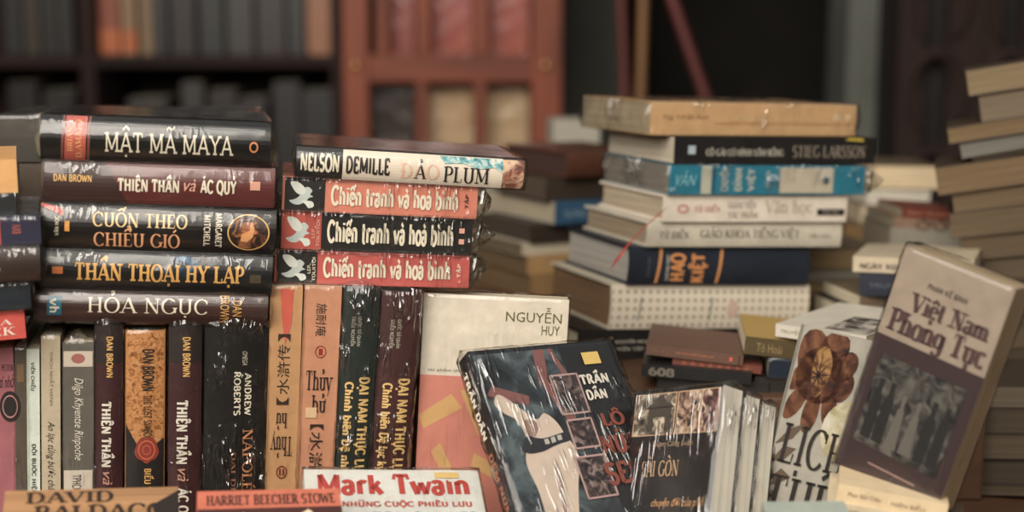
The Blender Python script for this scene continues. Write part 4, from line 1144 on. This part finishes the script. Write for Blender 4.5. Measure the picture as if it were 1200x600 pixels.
FR = Stack(1.01, TABLE)
for i, (y, x) in enumerate(((690, 985), (640, 980), (603, 985))):
    FR.add('plain brown book under the thin cream ones at the right front', x, y, 1130, W=.07, yaw=-14, roll=5, cover=(90, 76, 60), hard=False, group='hidden brown books at the right front')
b = FR.add('lower thin cream book under the leaning purple brown cover', 968, 586, 1100, W=.07, yaw=-14, roll=6, cover=(206, 190, 160), hard=False)
b.text('title_lettering', 'spine', 'TIỂU THUYẾT', 'sans', (.2, .3, .55, .65), (110, 94, 76))
b = FR.add('upper thin cream book directly under the leaning purple brown cover', 980, 566, 1108, W=.07, yaw=-14, roll=7, cover=(214, 192, 156), hard=False)
b.text('title_lettering', 'spine', 'Phan Bội Châu', 'sans', (.1, .35, .4, .68), (120, 96, 74))
b.text('title_lettering', 'spine', 'NIÊN BIỂU', 'sans', (.5, .35, .8, .68), (120, 96, 74))

b = facing('cream and purple cover lettered Việt Nam Phong Tục leaning at right', 1062, 288, 1.04, .088, .178, .028, -42, 5, 14.5, cover=(152, 137, 122), paper=(180, 158, 126), hard=False, wrap=.6, amp=.0008, flap=(.003, .002), rough=.45)
b.rect('purple_field', 'front', (0, 0, 1, .615), (54, 38, 40))
b.text('author_lettering', 'front', 'PHAN KẾ BÍNH', 'bold', (.3, .865, .66, .9), (70, 54, 50))
b.text('title_lettering', 'front', 'Việt Nam', 'fat', (.19, .73, .93, .84), (78, 54, 54))
b.text('title_lettering', 'front', 'Phong Tục', 'fat', (.06, .615, .96, .745), (78, 54, 54))
b.put('old_photograph', 'front', [(.1, .14), (.9, .14), (.9, .54), (.1, .54)], [(0, 1, 2, 3)], picture_mat((30, 29, 30), (62, 60, 58), (98, 94, 88), 75), 'old grey photograph of a crowd')
b.polys('photo_figures', 'front', [[(x - .05, .17), (x + .05, .17), (x + .045, .36), (x + .02, .38), (x + .024, .44), (x - .024, .44), (x - .02, .38), (x - .045, .36)] for x in (.19, .3, .7, .82)], (30, 29, 30))
b.polys('photo_figures', 'front', [[(x - .06, .17), (x + .06, .17), (x + .03, .34), (x + .015, .36), (x + .02, .41), (x - .02, .41), (x - .015, .36), (x - .03, .34)] for x in (.43, .57)], (98, 94, 88))
b.rect('publisher_lettering', 'front', (.3, .07, .75, .078), (150, 120, 112))

facing('pale grey green book corner at the bottom edge before the leaf cover', 893, 588, .985, .06, .12, .018, 4, 70, 1, cover=(150, 156, 146), hard=False)

# ------------------------------------------------------------------ front covers along the lower edge
b = facing('white wrapped cover lettered Mark Twain in red at the front', 356, 550, 1.085, .14, .21, .02, 20, 63, 9, cover=(206, 206, 200), hard=False, wrap=.8, amp=.001, flap=(.002, .003))
b.text('author_lettering', 'front', 'Mark Twain', 'black', (.07, .79, .93, .965), (178, 62, 54))
b.text('title_lettering', 'front', 'NHỮNG CUỘC PHIÊU LƯU', 'black', (.2, .695, .93, .76), (180, 84, 70))
b.text('title_lettering', 'front', 'TOM SAWYER', 'black', (.36, .57, .96, .665), (40, 120, 140))
b.text('title_lettering', 'front', 'của', 'italic', (.24, .59, .32, .64), (60, 50, 46))
b.rect('price_sticker', 'front', (.74, .93, .88, .975), (216, 184, 118))
b = facing('coral cover lettered HARRIET BEECHER STOWE at the front', 231, 576, 1.0, .104, .2, .02, 20, 60, 6.5, cover=(186, 104, 82), hard=False)
b.text('author_lettering', 'front', 'HARRIET BEECHER STOWE', 'slab', (.06, .905, .96, .97), (40, 30, 28))
b.rect('dark_field', 'front', (0, 0, 1, .885), (70, 36, 32))
b.text('title_lettering', 'front', 'TÚP LỀU', 'slab', (.1, .7, .95, .87), (222, 200, 168))
b.text('title_lettering', 'front', 'BÁC TÔM', 'slab', (.1, .5, .95, .66), (222, 200, 168))
b = facing('wood brown cover lettered DAVID BALDACCI at the front left', 6, 576, .99, .122, .22, .02, 24, 67, 9, cover=(160, 112, 74), hard=False, rough=.35)
b.put('wood_pattern', 'front', [(0, 0), (1, 0), (1, 1), (0, 1)], [(0, 1, 2, 3)], wood_mat((164, 124, 88), 60, .35, 'X'), 'wood grain pattern')
b.text('author_lettering', 'front', 'DAVID', 'slab', (.12, .925, .62, .99), (50, 36, 28))
b.text('author_lettering', 'front', 'BALDACCI', 'slab', (.17, .835, .97, .915), (50, 36, 28))
b.poly('dark_corner', 'front', [(.84, .9), (1, .98), (1, .6), (.92, .62), (.88, .76)], (40, 32, 30))
b.text('title_lettering', 'front', 'ĐÍCH', 'slab', (.4, .6, .85, .74), (30, 26, 24))

# ------------------------------------------------------------------ background furniture
dark_wood = (44, 23, 18)
bc = tag(empty('bookcase', (-1.05, 3.6, 0)), 'dark brown bookcase against the back at the left', 'bookcase')
wm = wood_mat(dark_wood, 9, .8, 'Z'); wx = wood_mat(dark_wood, 9, .8, 'X')
xl, xm, xr_ = -1.95, P(102, 60, 3.42).x, P(396, 60, 3.42).x
for x in (xl, xm, xr_): part_box('upright', (x - .018, 3.42, 0), (x + .018, 3.80, 2.1), wm, bc)
zs = P(250, 72, 3.42).z
for z in (.05, zs - .42, zs, zs + .40, 2.06): part_box('shelf_board', (xl, 3.425, z - .014), (xr_, 3.79, z + .014), wx, bc)
part_box('back_panel', (xl, 3.80, 0), (xr_, 3.815, 2.1), wm, bc)


def shelf_book(px0, px1, ztop, z0, c, label, group=None, stripe=None):
    Y = 3.47
    a, bb = P(px0, 40, Y).x, P(px1, 40, Y).x
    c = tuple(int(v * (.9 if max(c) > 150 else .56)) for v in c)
    b = Book('book', label, ztop - z0, .2, bb - a - .002, 'stand', Vector(((a + bb) / 2, Y + .1, z0)), Matrix.Identity(3), c, hard=False, group=group)
    if stripe: b.rect('spine_band', 'spine', stripe[0], stripe[1])


z0 = zs + .015
U = [(6, 26, .27, (70, 66, 62), 'grey book on the upper shelf near the left edge of the photo', None), (28, 47, .28, (104, 90, 66), 'olive brown book on the upper shelf, left bay', None),
     (49, 68, .26, (60, 50, 44), 'dark brown book on the upper shelf, left bay', 'd'), (69, 86, .27, (60, 50, 44), 'dark brown book on the upper shelf, left bay', 'd'),
     (115, 141, .28, (170, 92, 66), 'red orange book on the upper shelf right of the upright', None), (143, 160, .27, (172, 136, 100), 'tan book on the upper shelf beside the red orange one', None),
     (165, 179, .26, (160, 132, 96), 'slim tan book on the upper shelf before the grey one', None), (180, 196, .27, (74, 66, 62), 'grey book on the upper shelf right of the slim tan book', None),
     (200, 229, .28, (70, 42, 40), 'dark red book on the upper shelf left of the greenish one', None), (234, 262, .27, (52, 52, 46), 'dark greenish book on the upper shelf', None),
     (266, 297, .28, (96, 84, 66), 'olive grey book on the upper shelf between dark ones', None), (301, 334, .28, (78, 40, 42), 'maroon book on the upper shelf', None),
     (337, 357, .27, (44, 36, 34), 'near black book on the upper shelf beside the orange tan one', None), (360, 389, .28, (186, 120, 80), 'orange tan book on the upper shelf beside the cabinet', None)]
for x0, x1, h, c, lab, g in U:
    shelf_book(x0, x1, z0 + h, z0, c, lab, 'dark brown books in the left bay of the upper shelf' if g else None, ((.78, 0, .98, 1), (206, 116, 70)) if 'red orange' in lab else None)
z1 = zs - .42 + .015
Lw = [(6, 40, (52, 46, 42), 'dark book on the lower shelf at the left edge of the photo'), (46, 84, (60, 52, 46), 'dim brown book on the lower shelf left of the upright'),
      (146, 192, (92, 84, 76), 'grey book on the lower shelf right of the upright'), (210, 236, (94, 86, 78), 'slim grey brown book on the lower shelf'),
      (242, 274, (74, 42, 40), 'dim red book on the lower shelf right of the grey brown one'), (276, 310, (66, 38, 36), 'dim maroon book on the lower shelf'),
      (318, 350, (50, 46, 40), 'dim dark book on the lower shelf, second from the cabinet'), (352, 388, (54, 44, 38), 'dim dark book on the lower shelf beside the cabinet')]
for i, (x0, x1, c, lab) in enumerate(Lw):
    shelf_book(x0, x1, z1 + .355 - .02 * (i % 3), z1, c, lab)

# glazed cabinet
YC = 3.3
cx0, cx1 = P(402, 80, YC).x, P(658, 80, YC).x
gc = tag(empty('glazed_cabinet', ((cx0 + cx1) / 2, YC + .2, 0)), 'reddish brown wooden cabinet with glass panes behind the book piles', 'cabinet')
cw = wood_mat((150, 74, 46), 9, .55, 'Z'); cwx = wood_mat((150, 74, 46), 9, .55, 'X')
zr0, zr1 = P(520, 97, YC).z, P(520, 64, YC).z


def X_(px): return P(px, 80, YC).x


base = gc.matrix_world.translation
box_obj('stile', Vector((cx0, YC, .35)) - base, Vector((X_(432), YC + .035, 2.2)) - base, cw, gc, .004)
for x0, x1 in ((623, 658),): part_box('stile', (X_(x0), YC, .35), (cx1, YC + .035, 2.2), cw, gc)
for z0_, z1_ in ((zr0, zr1), (.35, .43), (2.12, 2.2)): part_box('rail', (X_(432), YC + .002, z0_), (X_(623), YC + .033, z1_), cwx, gc)
for x0, x1, zz0, zz1 in ((487, 500, .43, zr0), (555, 569, .43, zr0), (441, 455, zr1, 2.12), (488, 505, zr1, 2.12), (556, 573, zr1, 2.12)):
    part_box('mullion', (X_(x0), YC + .004, zz0), (X_(x1), YC + .03, zz1), cw, gc, .004)
gm, gn, gb = new_mat('cabinet_glass'); gn.nodes.remove(gb)
t_ = gn.nodes.new('ShaderNodeBsdfTransparent'); g_ = gn.nodes.new('ShaderNodeBsdfGlossy'); g_.inputs['Roughness'].default_value = .03
x_ = gn.nodes.new('ShaderNodeMixShader'); f_ = gn.nodes.new('ShaderNodeFresnel'); f_.inputs[0].default_value = 1.45
gn.links.new(f_.outputs[0], x_.inputs[0]); gn.links.new(t_.outputs[0], x_.inputs[1]); gn.links.new(g_.outputs[0], x_.inputs[2])
gn.links.new(x_.outputs[0], gn.nodes['Material Output'].inputs[0])
for zz0, zz1 in ((.43, zr0), (zr1, 2.12)): part_box('glass_pane', (X_(432), YC + .014, zz0), (X_(623), YC + .018, zz1), gm, gc, 0)
part_box('side_panel', (cx0, YC + .036, .35), (cx0 + .02, YC + .42, 2.2), cw, gc); part_box('side_panel', (cx1 - .02, YC + .036, .35), (cx1, YC + .42, 2.2), cw, gc)
part_box('back_panel', (cx0, YC + .42, .35), (cx1, YC + .435, 2.2), wood_mat((60, 34, 28), 9, .5, 'Z'), gc)
for z in (.43, zr0 + .012, 2.18, .72): part_box('shelf_board', (cx0 + .021, YC + .04, z - .01), (cx1 - .021, YC + .419, z + .008), cwx, gc)
for x in (cx0 + .02, cx1 - .07):
    part_box('foot', (x, YC + .02, 0), (x + .05, YC + .4, .35), cw, gc)
for px, py in ((417, 77), (640, 77)):
    p = P(px, py, YC)
    bm = bmesh.new(); bmesh.ops.create_uvsphere(bm, u_segments=14, v_segments=8, radius=.011)
    for v in bm.verts: v.co = Vector((v.co.x, v.co.y * .6, v.co.z)) + Vector((p.x, YC - .002, p.z)) - base
    o = link_bm('bolt', bm, plain_mat('brass', (196, 150, 96), .35, .8), gc, True); o['label'] = 'round brass bolt head'
zc_ = zr0 + .021
for x0, x1, c, lab in ((456, 483, (176, 74, 60), 'slim red book behind the upper glass of the cabinet'), (507, 552, (186, 74, 60), 'broad red book behind the middle upper pane of the cabinet'), (574, 618, (190, 80, 62), 'broad red book behind the right upper pane of the cabinet')):
    a, c2 = P(x0 - 2, 40, YC + .08).x, P(x1 + 2, 40, YC + .08).x
    bk = Book('book', lab, .27, c2 - a, .03, 'face', Vector(((a + c2) / 2, YC + .1, zc_)), Matrix.Identity(3), c, hard=False, wrap=.8, amp=.003)
    if x1 - x0 > 30: bk.poly('cover_swoosh', 'front', [(0, .1), (1, .25), (1, .4), (.5, .22), (0, .2)], (206, 110, 84))
z2_ = .729
for x0, x1, c, lab, nb_ in ((501, 553, (244, 206, 160), 'cream wrapped bundle behind the middle lower pane', 3), (570, 619, (244, 210, 166), 'cream wrapped bundle behind the right lower pane', 3), (440, 484, (74, 58, 52), 'dark book behind the left lower pane', 2)):
    a, c2 = P(x0 - 1, 130, YC + .09).x, P(x1 + 1, 130, YC + .09).x
    zz = z2_; zt = P(520, 104, YC + .09).z
    hs = [.1, .14, zt - z2_ - .24] if nb_ == 3 else [.2, zt - z2_ - .2]
    for i, h in enumerate(hs):
        Book('book', lab + ', ' + (['lowest', 'middle', 'topmost'] if nb_ == 3 else ['lower', 'upper'])[i] + ' one of its pile', c2 - a, .2, h - .002, 'lie', Vector(((a + c2) / 2, YC + .09 + .1, zz)), rotm(180, 0, 0), c, paper=c, hard=False, wrap=1.0, amp=.004)
        zz += h

# poles
def pole(name, label, pa, pb, Y, r, c, cat='pole'):
    a, b2 = P(*pa, Y), P(*pb, Y)
    d = (b2 - a).normalized()
    top = a - d * ((2.6 - a.z) / d.z) * -1
    bot = a + d * ((0 - a.z) / d.z)
    ax = (top - bot); L = ax.length
    root = tag(empty(name, bot, ax.to_track_quat('Z', 'X').to_matrix()), label, cat)
    bm = bmesh.new(); n = 14; seg = 26; rings = []
    for i in range(seg + 1):
        z = L * i / seg; rr = r * (1 + (.16 if i % 5 == 0 else 0) + .04 * math.sin(i * 2.1))
        rings.append([bm.verts.new((rr * math.cos(2 * math.pi * k / n), rr * math.sin(2 * math.pi * k / n), z)) for k in range(n)])
    for i in range(seg):
        for k in range(n): bm.faces.new((rings[i][k], rings[i][(k + 1) % n], rings[i + 1][(k + 1) % n], rings[i + 1][k]))
    bm.faces.new(rings[0][::-1]); bm.faces.new(rings[-1])
    link_bm('shaft', bm, wood_mat(c, 20, .5, 'Z'), root, True)


pole('wooden_pole', 'upright red brown pole behind the tan top book', (732, 100), (728, 0), 2.9, .011, (104, 50, 44))
pole('bamboo_pole', 'upright tan bamboo pole beside the red brown one', (751, 100), (754, 0), 2.86, .010, (150, 108, 70))
pole('leaning_pole', 'slanting red brown pole before the dark doorway', (822, 100), (788, 0), 2.6, .011, (104, 50, 46))

# carved cabinet at the right
YK = 3.0
kx0, kx1 = P(1056, 80, YK).x, 1.75
kc = tag(empty('carved_cabinet', ((kx0 + kx1) / 2, YK + .2, 0)), 'dark carved wooden cabinet with keyhole openings at the right back', 'cabinet')
kb = kc.matrix_world.translation
kw = wood_mat((50, 32, 25), 8, .8, 'Z')
part_box('body', (kx0, YK + .05, 0), (kx1, YK + .4, 2.2), wood_mat((34, 26, 24), 8, .6, 'Z'), kc)


def carved_panel(x0, x1, holes):
    cu = bpy.data.curves.new('panel', 'CURVE'); cu.dimensions = '2D'; cu.fill_mode = 'BOTH'; cu.extrude = .018; cu.bevel_depth = .004
    def spl(pts):
        s = cu.splines.new('POLY'); s.points.add(len(pts) - 1); s.use_cyclic_u = True
        for q, p in zip(s.points, pts): q.co = (p[0], p[1], 0, 1)
    spl([(x0, .1), (x1, .1), (x1, 2.15), (x0, 2.15)])
    for h in holes: spl(h)
    o = bpy.data.objects.new('panel', cu); COL.objects.link(o); bpy.context.view_layer.update()
    me = bpy.data.meshes.new_from_object(o.evaluated_get(bpy.context.evaluated_depsgraph_get()))
    bpy.data.objects.remove(o)
    for v in me.vertices: v.co = Vector((v.co.x, YK + .024 - v.co.z, v.co.y)) - kb
    me.materials.clear(); me.materials.append(kw)
    m_ = bpy.data.objects.new('carved_panel', me); COL.objects.link(m_); m_.parent = kc


def keyhole(cx, cz, s):
    return arc(cx, cz + .05 * s, .034 * s, .05 * s, -40, 220, 16) + [(cx - .03 * s, cz - .09 * s), (cx + .03 * s, cz - .09 * s)]


hx = P(1098, 120, YK).x
for k in range(3):
    x0 = kx0 + k * (2 * (hx - kx0)); x1 = x0 + 2 * (hx - kx0) - .006
    cxk = (x0 + x1) / 2
    carved_panel(x0, x1, [keyhole(cxk, P(1098, yy, YK).z, 1.0) for yy in (18, 125, 235, 345)])
    for yy in (18, 125):
        z = P(1098, yy, YK).z + .03
        V = [(.052, .062), (.066, .08)]
        bm = bmesh.new(); n = 30; vs = []
        for i in range(n + 1):
            t = math.radians(-60 + 300 * i / n)
            vs.append([bm.verts.new((cxk + rx * math.cos(t) - kb.x, YK + dy - kb.y, z + rz * math.sin(t) - kb.z)) for rx, rz, dy in ((.05, .07, .0), (.052, .074, -.012), (.064, .09, -.012), (.066, .094, .0))])
        for i in range(n):
            for q in range(3): bm.faces.new((vs[i][q], vs[i][q + 1], vs[i + 1][q + 1], vs[i + 1][q]))
        link_bm('arch_moulding', bm, kw, kc, True)
